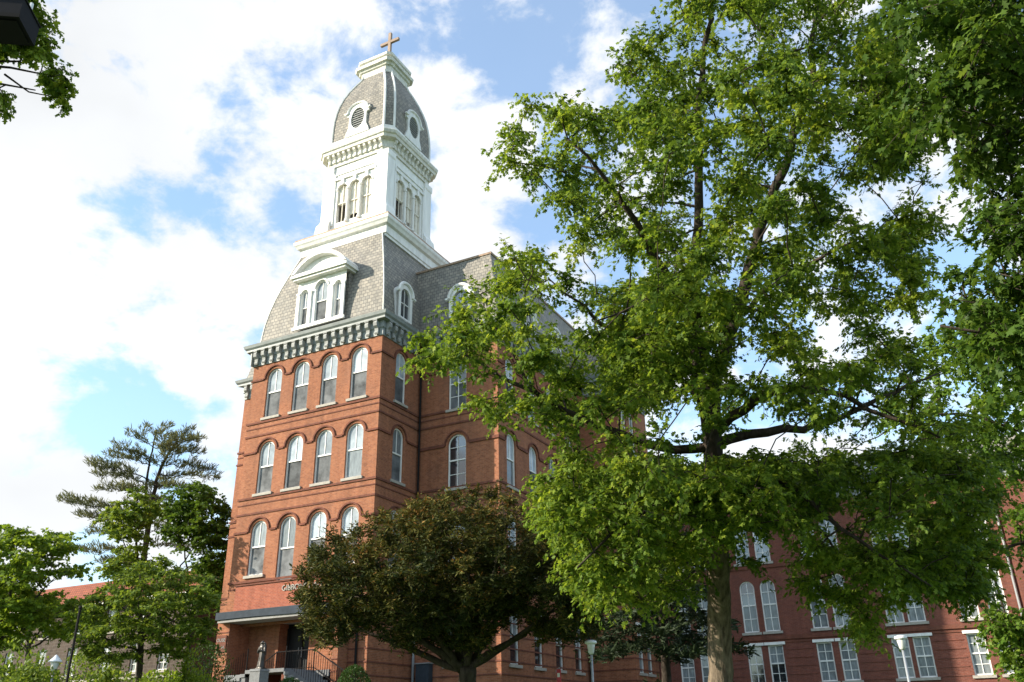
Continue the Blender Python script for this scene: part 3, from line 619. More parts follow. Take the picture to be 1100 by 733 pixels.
def porch():
    yf = 35.2
    mb = MB(); mb.box(-35.95, -35.1, yf, 35.995, 2.2, 7.12); mb.box(-28.2, -27.85, yf, 35.995, 2.2, 7.12)
    mb.box(-35.1, -28.6, 35.99+.0, 36.0, 7.0, 7.1)
    p = mb.build('porch_pier', M['brick'], HALL)
    mb = MB()
    for k in range(7):
        z = 3.3+k*.56; mb.box(-35.98, -35.07, yf-.03, yf-.002, z, z+.06); mb.box(-28.23, -27.82, yf-.03, yf-.002, z, z+.06)
    mb.build('pier_groove', M['brickdark'], p)
    mb = MB(); mb.box(-35.0, -28.4, yf+.02, 35.994, 7.72, 9.0); w = mb.build('porch_parapet', M['brickpink'], HALL)
    mb = MB(); mb.box(-35.06, -28.34, yf-.04, 35.99, 9.003, 9.08); mb.build('parapet_coping', M['brickdark'], w)
    letters('GIBBONS HALL', .40, (-31.75, yf+.0, 8.52), 'A', M['sill'], 'hall_lettering', w)
    # canopy with a slightly bowed lower edge
    mb = MB(); rings = []
    for k in range(17):
        t = k/16; x = -35.75+8.2*t; sag = -.06+.22*(1-(2*t-1)**2)*0+.02*math.sin(t*6.28)
        rings.append([(x, 34.75, 7.34+sag), (x, 35.98, 7.30+sag*.2), (x, 35.98, 7.70), (x, 34.75, 7.66)])
    mb.loft(rings); mb.build('canopy', M['metal'], HALL)
    mb = MB(); mb.box(-35.65, -27.6, 34.83, 35.97, 7.14, 7.27); mb.build('canopy_soffit', M['soffit'], HALL)
    # entrance recess in front of the wall: lit side wall, dark doorway, doors
    mb = MB(); mb.box(-35.35, -33.0, 36.7, 36.9, 2.6, 7.35); mb.box(-30.95, -28.0, 36.7, 36.9, 2.6, 7.35); mb.box(-33.2, -33.002, 36.91, 37.5, 2.6, 7.35); mb.box(-30.948, -30.75, 36.91, 37.5, 2.6, 7.35)
    mb.box(-35.3, -35.102, 36.01, 36.69, 2.6, 7.35); mb.box(-28.198, -28.0, 36.01, 36.69, 2.6, 7.35); mb.build('entrance_wall', M['brick'], HALL)
    mb = MB(); mb.box(-35.09, -28.21, 36.02, 38.2, 7.13, 7.25); mb.build('porch_ceiling', M['soffit'], HALL)
    mb = MB(); mb.box(-32.99, -30.96, 37.4, 37.48, 4.55, 7.12); d = mb.build('entrance_door', M['dark'], HALL)
    mb = MB()
    for x in (-32.93, -31.98, -31.02): mb.box(x-.06, x+.06, 37.32, 37.39, 4.55, 6.9)
    mb.box(-32.85, -31.1, 37.325, 37.385, 6.9, 7.0); mb.build('door_frame', M['iron'], d)
    mb = MB(); mb.tube([(-32.09, 37.26, 5.4), (-32.09, 37.26, 5.9)], .02, 6); mb.tube([(-31.87, 37.26, 5.4), (-31.87, 37.26, 5.9)], .02, 6); mb.build('door_handle', M['galv'], d)
    mb = MB(); mb.box(-35.86, -35.18, yf-.075, yf-.035, 5.72, 6.55)
    s = mb.build('pier_plaque', M['brickdark'], HALL)
    letters('OUSE', .25, (-35.84, yf-.08, 6.22), 'A', M['soffit'], 'plaque_lettering', s, .012); letters('H', .25, (-35.45, yf-.08, 5.86), 'A', M['soffit'], 'plaque_lettering', s, .012)
    # downspouts in the corners
    mb = MB(); mb.tube([(TX1+.16, TYB-.14, 2.9), (TX1+.16, TYB-.14, 13.0)], .07, 8); mb.build('downspout', M['galv'], HALL)
    mb = MB(); mb.tube([(TX1+.16, TYB-.14, 13.01), (TX1+.16, TYB-.14, 22.3)], .06, 8); mb.build('downspout', M['iron'], HALL)
    mb = MB(); mb.tube([(-27.3, 35.9, 3), (-27.3, 35.9, 7.1)], .06, 8); mb.build('downspout', M['iron'], HALL)
    mb = MB(); mb.tube([(MX1+.16, MY1-.14, 3), (MX1+.16, MY1-.14, 22.3)], .07, 8); mb.build('downspout', M['iron'], HALL)
    mb = MB(); mb.box(-26.2, -25.4, 39.55, 39.93, 3.9, 4.9); u = mb.build('utility_box', M['metal'], HALL)
    mb = MB(); mb.box(-26.24, -25.36, 39.5, 39.93, 4.903, 4.96); mb.build('utility_box_lid', M['galv'], u)
porch()

# ------------------------------------------------------------------ long courtyard range
WING = empty('courtyard_range', (-5, 56, 1.5), 'long low brick range across the courtyard with paired white windows, behind the big tree', 'building')
def wing():
    Y = 55.5; mb = MB(); holes = []
    pairs = [(-16.6, -15.3), (-12.35, -11.09), (-8.28, -7.01), (-4.15, -3.03), (-.29, 1.13), (4.4, 5.6)]
    for pi, pr in enumerate(pairs):
        for wi, x in enumerate(pr):
            if x > 2: continue
            holes.append(arch(x, 3.95, .9, 2.15, flat=True)); window(WING, 'flat', .9, 2.15, (x, Y, 3.95), 'A', ('glass' if pi == 1 and wi == 0 else 'curtain'), ('glass' if pi == 1 else 'curtain'), flat=True, panes=3)
            holes.append(arch(x, 6.88, .92, 3.05)); window(WING, 'arch', .92, 3.05, (x, Y, 6.88), 'A', 'curtain' if wi else 'glass', 'curtain', hood=False, panes=3)
            holes.append(arch(x, 11.0, .92, 2.35)); window(WING, 'arch', .92, 2.35, (x, Y, 11.0), 'A', 'blind' if wi else 'glass', 'blind' if wi else 'glass', hood=False, panes=3)
    facade(mb, frameA(Y), [(-18.4, .5), (2.35, .5), (2.35, 14.5), (-18.4, 14.5)], holes)
    mb.box(2.35, 9, Y-.5, Y+8, .5, 14.45); mb.add([(-18.4, Y+9, .5), (2.35, Y+9, .5), (2.35, Y+9, 14.5), (-18.4, Y+9, 14.5)], [(0, 1, 2, 3)])
    segs = [-18.4]
    for pr in pairs[:-1]:
        for x in pr: segs += [x-.62, x+.62]
    segs.append(2.33)
    for a, b in zip(segs[0::2], segs[1::2]):
        for k in range(5): mb.box(a, b, Y-.035, Y-.001, 3.95+k*.46, 4.0+k*.46)
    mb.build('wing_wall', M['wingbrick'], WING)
    mb = MB()
    for z0, z1, p in ((6.38, 6.62, .09), (6.2, 6.3, .05), (10.62, 10.8, .08), (3.3, 3.62, .1)):
        mb.box(-18.4, 2.33, Y-p, Y-.001, z0, z1); mb.box(2.3, 9.03, Y-.5-p, Y-.501, z0, z1)
    for k in range(6): mb.box(-18.4, 2.33, Y-.02, Y-.002, 3.86+k*.44, 3.91+k*.44) if False else None
    mb.build('string_course', M['brickdark'], WING)
    mb = MB(); br = []; cornice_run(mb, 14.3, 'A', -18.4, 2.3, Y, br, 34); cornice_run(mb, 14.3, 'A', 2.35, 9, Y-.5, br, 10, 1, 0); c = mb.build('wing_cornice', M['corn'], WING); put_brackets(c, br, bracket_mesh())
    mb = MB(); mb.loft([[(x, Y-.1, 15.66), (x, Y+.25, 16.2), (x, Y+.75, 16.95), (x, Y+8, 17.1), (x, Y+9, 15.66)] for x in (-18.3, 9)]); mb.build('wing_mansard', M['slate'], WING)
    for i, x in enumerate((-14.2, -9.2, -6.3, -3.6, .6)):
        mb = MB(); facade(mb, frameA(Y-.02), [(x-.75, 15.7), (x+.75, 15.7), (x+.75, 16.75), (x, 17.0), (x-.75, 16.75)], [arch(x, 15.75, .7, 1.05)], .15); mb.box(x-.74, x+.74, Y+.2, Y+2, 15.7, 16.74); d = mb.build('wing_dormer', M['white'], WING)
        mb = MB(); mb.prism(arch(x, 15.75, .7, 1.05), frameA(Y-.02), .1, .12); mb.build('dormer_pane', M['blind'], d)
        mb = MB(); mb.add([(x-.9, Y-.12, 16.72), (x, Y-.12, 17.1), (x+.9, Y-.12, 16.72), (x-.9, Y+2, 16.72), (x, Y+2, 17.1), (x+.9, Y+2, 16.72), (x, Y-.12, 17.02), (x, Y+2, 17.02)], [(0, 1, 4, 3), (1, 2, 5, 4), (0, 6, 7, 3), (6, 2, 5, 7), (0, 1, 6), (1, 2, 6)]); mb.build('dormer_roof', M['slate'], d)
    mb = MB(); mb.tube([(2.18, Y-.12, 1), (2.18, Y-.12, 14.3)], .07, 8); mb.build('downspout', M['galv'], WING)
wing()

# ------------------------------------------------------------------ stone house far left
HOUSE = empty('stone_house', (-54, 43, 2.6), 'grey fieldstone house with red tiled roof half hidden by trees at the left', 'building')
def house():
    Y0, x0, x1, zt = 42.5, -78, -46.0, 10.4
    mb = MB(); holes = []
    for x in (-72, -68, -64, -60.4, -57.1, -53.6, -50.6, -48):
        holes.append(arch(x, 5.75, 1.0, 1.9, flat=True)); window(HOUSE, 'flat', 1.0, 1.9, (x, Y0, 5.75), 'A', 'curtain', 'glass', flat=True, panes=3, hood=False)
        if x != -48: holes.append(arch(x, 8.5, .95, 1.5, flat=True)); window(HOUSE, 'flat', .95, 1.5, (x, Y0, 8.5), 'A', 'curtain', 'glass', flat=True, panes=2, hood=False)
    facade(mb, frameA(Y0), [(x0, 1.0), (x1, 1.0), (x1, zt), (x0, zt)], holes)
    mb.box(x0, x1, Y0+.4, Y0+9, 1, zt); mb.build('stone_wall', M['stone'], HOUSE)
    mb = MB(); mb.loft([[(x, Y0-.6, zt-.1), (x, Y0-.6, zt+.08), (x, Y0+4.6, zt+2.7), (x, Y0+9.8, zt+.08), (x, Y0+9.8, zt-.1)] for x in (x0-.5, x1+.5)]); mb.build('tiled_roof', M['tile'], HOUSE)
    mb = MB(); mb.box(x0-.5, x1+.5, Y0-.72, Y0-.602, zt-.12, zt+.06); mb.build('gutter', M['white2'], HOUSE)
    mb = MB(); mb.box(x0, x1+.03, Y0-.08, Y0-.001, 5.3, 5.45); mb.build('string_course', M['sill'], HOUSE)
house()

# ------------------------------------------------------------------ stairs, railings, statue
def stairs():
    zl = 4.55; y0, y1 = 33.0, 35.15
    gz = 2.75
    S = empty('entrance_stairs', (-30.5, 34, gz), 'pale double stairs with dark iron railings rising to the entrance porch', 'stairs')
    mb = MB(); mb.box(-31.6, -29.2, y0, y1, zl-.16, zl); mb.box(-35.05, -28.25, y1+.002, 36.69, zl-.3, zl-.004); mb.box(-32.99, -30.96, 36.7, 37.39, zl-.3, zl-.005); mb.build('landing', M['conc'], S)
    mb = MB(); mb.box(-31.35, -31.1, y0+.15, y1, gz-.4, zl-.163); mb.box(-29.45, -29.25, y0+.15, y1, gz-.4, zl-.163); mb.box(-31.09, -29.46, y1-.3, y1, gz-.4, zl-.165); mb.build('landing_pier', M['brickdark'], S)
    n = 10
    for s, xs in ((1, -29.2), (-1, -31.6)):
        mb = MB()
        for k in range(n): x = xs+s*k*.30; mb.box(min(x, x+s*.3), max(x, x+s*.3), y0, y1, zl-.16*(k+1)-.15, zl-.16*(k+1))
        mb.build('flight', M['conc'], S)
        poly = [(xs, zl-.18)]+[(xs+s*n*.3, zl-.16*n-.33)]+[(xs+s*n*.3, gz-.5), (xs, gz-.5)]
        mb = MB(); mb.prism(poly, frameA(y0+.06), 0, .2); mb.build('stair_side', M['conc'], S)
        for yy in (y0+.08, y1-.05):
            mb = MB(); pts = [(xs-s*(1.2 if yy > 34 else 0.0), yy, zl+.95), (xs, yy, zl+.95), (xs+s*n*.3, yy, zl-.16*n+.85)]
            mb.tube(pts, .03, 6); mb.tube([(p[0], p[1], p[2]-.82) for p in pts], .018, 5)
            for k in range(22):
                x = xs+s*k*(n*.3)/21; zt = zl+.95-(abs(x-xs)/.30)*.16*1.03; mb.tube([(x, yy, zt-.82), (x, yy, zt)], .016, 4)
            for x in (xs, xs+s*n*.3): zt = zl+.95-(abs(x-xs)/.30)*.16*1.03; mb.tube([(x, yy, zt-1.0), (x, yy, zt+.03)], .03, 6)
            if yy > 34:
                for k in range(8): x = xs-s*1.2*k/8; mb.tube([(x, yy, zl), (x, yy, zl+.95)], .016, 4)
            mb.build('railing', M['iron'], S)
stairs()
def statue():
    p = onY(280, 719, 32.2); x, y, z = p
    P = empty('statue_pedestal', (x, y, 2.6), 'pale grey block pedestal under the bronze statue', 'pedestal')
    mb = MB(); mb.box(x-.36, x+.24, y-.3, y+.3, 2.3, z-.10); mb.build('pedestal_block', M['conc'], P); mb = MB(); mb.loft([sring(x-.06, y, .33, .33, z-.098), sring(x-.06, y, .31, .31, z)]); mb.build('pedestal_cap', M['conc'], P)
    H = 1.22; mb = MB()
    prof = [(0, .20, .17, 0, 0), (.05, .21, .18, 0, 0), (.25, .175, .15, .01, 0), (.45, .165, .14, .03, .0), (.55, .16, .13, .03, 0), (.66, .14, .11, .01, 0), (.76, .17, .12, .0, 0), (.815, .155, .10, 0, 0), (.84, .075, .07, 0, -.01), (.865, .055, .06, 0, -.015), (.89, .07, .075, .005, -.02), (.93, .078, .088, .005, -.02), (.97, .065, .07, .005, -.015), (1.0, .02, .02, .005, -.01)]
    n = 20; rings = []
    for t, a, b, ox, oy in prof:
        fold = 0.10 if t < .6 else .02
        rings.append([(x+ox+a*H*.82*math.cos(2*math.pi*k/n)*(1+fold*math.sin(k*5)), y+oy+b*H*.82*math.sin(2*math.pi*k/n)*(1+fold*math.cos(k*4)), z+.03+t*H) for k in range(n)])
    mb.loft(rings)
    for s in (-1, 1):                                          # bent arms, hands together at the chest
        sh = np.array([x+s*.15, y, z+.80*H]); el = np.array([x+s*.21, y-.06, z+.60*H]); ha = np.array([x+s*.03-.02, y-.19, z+.68*H]); mb.tube([sh, (sh+el)/2, el, (el+ha)/2, ha, ha+np.array([0, -.02, .06])], [.06, .06, .055, .05, .035, .02], 8)
    mb.tube([(x-.10, y-.02, z+.96*H), (x-.13, y+.04, z+.8*H), (x-.16, y+.05, z+.5*H)], [.05, .06, .05], 8); mb.tube([(x+.11, y-.02, z+.96*H), (x+.14, y+.04, z+.8*H), (x+.15, y+.05, z+.5*H)], [.05, .06, .05], 8)
    mb.box(x-.2, x+.2, y-.18, y+.18, z+.001, z+.05)
    o = mb.build('statue', M['bronze'], None, True, base=(x, y, z)); tag(o, 'small dark bronze robed figure with joined hands on the grey pedestal', 'statue')
    md = o.modifiers.new('remesh', 'REMESH'); md.mode = 'VOXEL'; md.voxel_size = .018; md.use_smooth_shade = True
statue()

# ------------------------------------------------------------------ lamps, poles, sign
def lamp_post(px, py, d, label, grp, lens='round'):
    p = at(px, py, d); x, y, z = p; g = float(ground_z(x, y))
    L = empty('lamp_post', (x, y, g), label, 'street lamp', grp)
    mb = MB(); mb.tube([(x, y, g-.1), (x, y, g+.5), (x, y, z-.36)], [.06, .045, .035], 10); mb.lathe((x, y, g-.05), [(.13, 0), (.13, .08), (.06, .2)], 12); mb.build('pole', M['lampgrey'], L, True)
    mb = MB(); mb.lathe((x, y, z), [(.05, -.38), (.085, -.34), (.125, -.10), (.12, -.085)], 14); mb.build('lamp_glass', M['lampglass'], L, True)
    mb = MB()
    if lens == 'round': mb.lathe((x, y, z), [(.10, -.095), (.175, -.07), (.185, -.05), (.175, 0), (.08, .035), (.02, .04)], 20)
    else: mb.lathe((x, y, z), [(.12, -.10), (.20, -.09), (.20, -.07), (.06, .08), (.02, .12)], 20)
    mb.build('lamp_cap', M['lampwhite'], L)
lamp_post(634.5, 689, 26, 'lamp post with flat disc cap just left of the big tree trunk, below bright leaves', 'lamp posts on the lawn')
lamp_post(60, 708, 27, 'lamp post with pointed cap in front of the fieldstone house', 'lamp posts on the lawn', 'cone')
lamp_post(967, 684, 26, 'slim pale lamp post in front of the courtyard range, right of the big trunk', 'lamp posts on the lawn')
def dark_post():
    p = at(79.5, 690, 21); x, y, z = p; g = float(ground_z(x, y)); mb = MB(); mb.tube([(x, y, g-.1), (x, y, z), (x, y, z+.8)], [.035, .03, .03], 8); mb.lathe((x, y, g-.05), [(.12, 0), (.12, .05), (.05, .1)], 10)
    mb.tube([(x, y, z+.8), (x, y, z+.86)], [.055, .03], 8)
    tag(mb.build('metal_post', M['iron'], None, base=(x, y, g)), 'thin black metal post standing beside the pointed-cap lamp', 'post')
    p = at(601, 727, 29); x, y, z = p; g = float(ground_z(x, y)); S = empty('red_sign', (x, y, g), 'small narrow red sign on a thin post under the yew branches', 'sign')
    mb = MB(); mb.tube([(x, y, g-.1), (x, y, z+.3)], .02, 6); mb.build('sign_post', M['galv'], S)
    mb = MB(); mb.box(x-.075, x+.075, y-.06, y-.03, z-.22, z+.24); pl = mb.build('sign_plate', M['red'], S); mb = MB(); mb.box(x-.05, x+.05, y-.064, y-.0605, z-.02, z+.11); mb.build('sign_mark', M['lampwhite'], pl)
dark_post()
def floodlight():
    d = 7.3; c = at(10, 24, d); x, y, z = c; g = float(ground_z(x, y)); c2 = at(-22, 30, d)
    L = empty('area_light', (c2[0], c2[1], g), 'black shoebox floodlight at the upper left edge under oak leaves', 'street lamp')
    fw = np.array([CR[0], CR[1], 0]); fw /= np.linalg.norm(fw); sd = np.array([-fw[1], fw[0], 0]); up = np.array([0, 0, 1.])
    fw, sd = fw*math.cos(.12)+sd*math.sin(.12), sd*math.cos(.12)-fw*math.sin(.12)
    e = at(31, 26, d)
    mb = MB()
    def bx(a0, a1, s0, s1, u0, u1): 
        q = [e+fw*a+sd*s+up*u for u in (u0, u1) for a, s in ((a0, s0), (a1, s0), (a1, s1), (a0, s1))]; mb.add(q, [(3, 2, 1, 0), (4, 5, 6, 7), (0, 1, 5, 4), (1, 2, 6, 5), (2, 3, 7, 6), (3, 0, 4, 7)])
    bx(-.46, 0, -.17, .17, -.085, .125); mb.build('lamp_housing', M['black'], L)
    mb = MB(); bx(-.47, .008, -.18, .18, .126, .14); bx(-.47, .01, -.18, -.171, -.10, -.06); mb.build('housing_trim', M['iron'], L)
    mb = MB(); bx(-.38, -.03, -.13, .13, -.099, -.0865); mb.build('lamp_lens', M['black'], L)
    mb = MB(); q = e+fw*(-.85); mb.tube([e+fw*(-.42), q], .03, 8); mb.tube([(q[0], q[1], g-.1), (q[0], q[1], z+.25)], .07, 10); mb.build('pole', M['black'], L)
    mb = MB(); w = e+fw*(-.01)+sd*(-.02); mb.tube([w+up*.141, w+up*.21], .017, 6); mb.build('photocell', M['lampwhite'], L)
floodlight()

# ------------------------------------------------------------------ vegetation
def _tmpl(half, fold=.35, curl=.25):
    h = np.array(half, float); k = len(h)
    z = lambda x, y: -fold*np.abs(x)-curl*y*y
    V = [(x, y, z(x, y)) for x, y in h]+[(-x, y, z(x, y)) for x, y in h[1:-1]]
    left = [0]+[k+i for i in range(k-2)]+[k-1]
    return np.array(V), [list(range(k)), left[::-1]]
T_OAK = _tmpl([(0, 0), (.08, .14), (.34, .24), (.17, .38), (.46, .60), (.17, .68), (.20, .86), (0, 1)])
T_MAPLE = _tmpl([(0, 0), (.34, .05), (.30, .22), (.52, .48), (.24, .58), (0, 1)])
T_LOBE = _tmpl([(0, 0), (.10, .14), (.32, .32), (.13, .42), (.36, .64), (.12, .72), (0, 1.02)], .4, .3)
T_OVAL = _tmpl([(0, 0), (.26, .30), (.24, .65), (0, 1)], .3, .3)
T_SPRIG = _tmpl([(0, 0), (.16, .35), (.11, .75), (0, 1)], .2, .15)
def unit(v): return v/(np.linalg.norm(v, axis=-1, keepdims=True)+1e-9)
def foliage(name, parent, material, pos, dirs, nrm, size, tint, tmpl):
    T, faces = tmpl; N, K = len(pos), len(T); o0 = origin(parent) if parent is not None else np.zeros(3)
    d = unit(dirs); s = unit(np.cross(d, nrm)); n = np.cross(s, d)
    size = size[:, None, None]
    V = (pos-o0)[:, None, :]+size*(T[None, :, 0:1]*s[:, None]+T[None, :, 1:2]*d[:, None]+T[None, :, 2:3]*n[:, None])
    per = np.array([i for f in faces for i in f]); ls = np.array([len(f) for f in faces])
    loops = (np.arange(N)[:, None]*K+per[None]).reshape(-1).astype(np.int32)
    starts = np.concatenate([[0], np.cumsum(np.tile(ls, N))[:-1]]).astype(np.int32)
    me = bpy.data.meshes.new(name); me.vertices.add(N*K); me.vertices.foreach_set('co', V.reshape(-1).astype(np.float32))
    me.loops.add(len(loops)); me.loops.foreach_set('vertex_index', loops); me.polygons.add(len(starts)); me.polygons.foreach_set('loop_start', starts)
    me.update(calc_edges=True)
    a = me.attributes.new('tint', 'FLOAT', 'FACE'); a.data.foreach_set('value', np.repeat(np.clip(tint, 0, 1), len(faces)).astype(np.float32))
    me.materials.append(material); o = bpy.data.objects.new(name, me); COL.objects.link(o)
    if parent is not None: o.parent = parent
    return o
def sprays(C, r, per, nleaf, leaf, droop=.5, flat=.55, updir=.0, jitter=.55, gap=None):
    """leafy twigs round every clump centre; returns leaf arrays and twig segments"""
    n = len(C)*per; c = np.repeat(C, per, 0); rr = np.repeat(r if np.ndim(r) else np.full(len(C), r), per)
    ct = np.repeat(RNG.uniform(-.22, .22, len(C)), per)
    u = unit(RNG.normal(size=(n, 3))*[1, 1, flat]+[0, 0, updir]); b = c+unit(RNG.normal(size=(n, 3)))*(rr*RNG.uniform(0, .55, n))[:, None]*[1, 1, flat]
    L = rr*RNG.uniform(.55, 1.05, n); t = (np.arange(nleaf)+.7)/nleaf; t = t[None]*np.ones((n, 1))+RNG.normal(0, .05, (n, nleaf))
    p = b[:, None]+u[:, None]*(L[:, None]*t)[..., None]; p[..., 2] -= droop*L[:, None]*t*t*.6
    p += RNG.normal(0, .045, p.shape)*rr[:, None, None]
    side = unit(np.cross(u, [0, 0, 1.])+1e-4); sg = np.where(np.arange(nleaf) % 2, 1., -1.)[None, :, None]
    d = u[:, None]*.6+side[:, None]*sg*.8+RNG.normal(0, .4, p.shape); d[..., 2] -= droop*(.3+.8*t)
    nr = np.array([0, 0, 1.])+RNG.normal(0, jitter, p.shape)+u[:, None]*.25
    size = leaf*RNG.uniform(.6, 1.4, (n, nleaf)); tint = .42+ct[:, None]+RNG.normal(0, .20, (n, nleaf))
    tip = b+u*L[:, None]; tip[:, 2] -= droop*L*.6
    P = p.reshape(-1, 3); D = d.reshape(-1, 3); NN = nr.reshape(-1, 3); S = size.reshape(-1); TT = tint.reshape(-1)
    if gap is not None:
        q = P-CAMPOS; z = q@CF; px, py = 550+F_PX*(q@CR)/z, 366.5-F_PX*(q@CU)/z; keep = np.ones(len(P), bool)
        for gx, gy, rx, ry, pr in gap: keep &= ~((((px-gx)/rx)**2+((py-gy)/ry)**2 < 1) & (RNG.random(len(P)) < pr))
        P, D, NN, S, TT = P[keep], D[keep], NN[keep], S[keep], TT[keep]
    return (P, D, NN, S, TT), (c, b, tip)
def resample(pts, step):
    pts = np.array(pts, float); seg = np.linalg.norm(np.diff(pts, axis=0), axis=1); s = np.concatenate([[0], np.cumsum(seg)]); n = max(2, int(s[-1]/step)+1); q = np.linspace(0, s[-1], n)
    return np.stack([np.interp(q, s, pts[:, i]) for i in range(3)], 1)
def smooth_path(pts, step, wob=.05):
    p = resample(pts, step); 
    for _ in range(3):
        p[1:-1] = p[1:-1]*.5+(p[:-2]+p[2:])*.25
    p[1:-1] += RNG.normal(0, wob, p[1:-1].shape); return p
def branches(limbs, C, rmin=.010, kpipe=.011, step=.35):
    """limbs: [(pts, r0, r1)]; every clump centre is tied back to the nearest wood"""
    mb = MB(); nodes = []; nrad = []
    for pts, r0, r1 in limbs:
        p = smooth_path(pts, step, .03); rs = np.linspace(r0, r1, len(p)); mb.tube(list(p), list(rs), 9 if r0 > .1 else 7)
        st = 0 if r0 < .13 else len(p)//3
        nodes += list(p[st:]); nrad += list(rs[st:])
    nodes = np.array(nodes); nrad = np.array(nrad); par_n = np.zeros(len(nodes))
    d0 = np.array([np.min(np.linalg.norm(nodes-c, axis=1)) for c in C]); paths = []
    for i in np.argsort(d0):
        c = C[i]; dd = np.linalg.norm(nodes-c, axis=1)+np.maximum(0, nodes[:, 2]-c[2])*.8-np.minimum(nrad, .06)*3; j = int(np.argmin(dd)); a = nodes[j]
        Ln = np.linalg.norm(c-a); m = max(3, int(Ln/.3)+1); t = np.linspace(0, 1, m)[:, None]
        p = a*(1-t)+c*t; p[:, 2] += np.sin(t[:, 0]*math.pi)*Ln*.08; p[1:-1] += RNG.normal(0, .035*min(1, Ln), p[1:-1].shape)
        r0 = min(nrad[j]*.72, .012+.016*Ln); r1 = rmin; rs = np.linspace(max(r0, r1), r1, m)
        mb.tube(list(p), list(rs), 5, cap=False)
        nodes = np.concatenate([nodes, p[1:]]); nrad = np.concatenate([nrad, rs[1:]])
    return mb
def inpoly(x, y, poly):
    poly = np.array(poly, float); c = np.zeros(len(x), bool); n = len(poly)
    for i in range(n):
        x1, y1 = poly[i]; x2, y2 = poly[(i+1) % n]
        c ^= ((y1 > y) != (y2 > y)) & (x < (x2-x1)*(y-y1)/(y2-y1+1e-12)+x1)
    return c
def edgedist(x, y, poly):
    poly = np.array(poly, float); best = np.full(len(x), 1e9); n = len(poly)
    for i in range(n):
        a, b = poly[i], poly[(i+1) % n]; ab = b-a; t = np.clip(((x-a[0])*ab[0]+(y-a[1])*ab[1])/(ab@ab+1e-9), 0, 1)
        best = np.minimum(best, np.hypot(x-a[0]-t*ab[0], y-a[1]-t*ab[1]))
    return best
def crown_points(poly, D, thick, n, rpx, gaps=(), dmin=.35, dshift=None):
    """fills a crown of real depth: rounded, thickest where the outline is widest"""
    P = np.array(poly, float); out = []; k = 0
    while len(out) < n and k < 60:
        k += 1; m = n*4; x = RNG.uniform(P[:, 0].min(), P[:, 0].max(), m); y = RNG.uniform(P[:, 1].min(), P[:, 1].max(), m); ok = inpoly(x, y, poly); x, y = x[ok], y[ok]
        e = edgedist(x, y, poly); ok = e > rpx*.55
        for gx, gy, rx, ry, pr in gaps: ok &= ~((((x-gx)/(rx+rpx*.4))**2+((y-gy)/(ry+rpx*.4))**2 < 1) & (RNG.random(len(x)) < pr))
        x, y, e = x[ok], y[ok], e[ok]; w = thick*np.sqrt(np.clip(e/(rpx*5), .05, 1)); u = RNG.uniform(-1, 1, len(x)); d = D+w*np.sign(u)*np.abs(u)**.7
        if dshift is not None: d = d+dshift(x, y)
        for a, b, c in zip(x, y, d):
            p = at(a, b, c)
            if len(out) == 0 or np.min(np.linalg.norm(np.array(out)-p, axis=1)) > dmin: out.append(p)
            if len(out) >= n: break
    return np.array(out)
def L3(lst): return [at(*p) for p in lst]
def broadleaf(name, label, cat, group, base, limbs, C, r, per, nleaf, leaf, lmat, bark, tmpl, droop=.5, flat=.55, gap=None, tintadd=None, twigr=.006, trunk_n=None, jitter=.55, updir=0):
    T = empty(name, base, label, cat, group)
    trunk = MB(); pts, r0, r1 = limbs[0]; pts = smooth_path(pts, .25, .015); rs = np.linspace(r0, r1, len(pts)); rs[:3] = rs[:3]*[1.5, 1.25, 1.1]; trunk.tube(list(pts), list(rs), 14); trunk.build('trunk', bark, T, True)
    br = branches(limbs[1:] or limbs, C, rmin=twigr*1.6); (P, Dr, Nn, S, TT), (c, b, tip) = sprays(C, r, per, nleaf, leaf, droop, flat, updir, jitter, gap)
    vis = np.arange(len(b)) % 2 == 0
    for q0, q1, q2 in zip(c[vis], b[vis], tip[vis]): br.tube([q0, q1, q2], [twigr, twigr*.9, twigr*.4], 3, cap=False)
    br.build('branches', M['barkd'], T, True)
    if tintadd is not None: TT = TT+tintadd(P)
    foliage('crown', T, lmat, P, Dr, Nn, S, TT, tmpl); return T

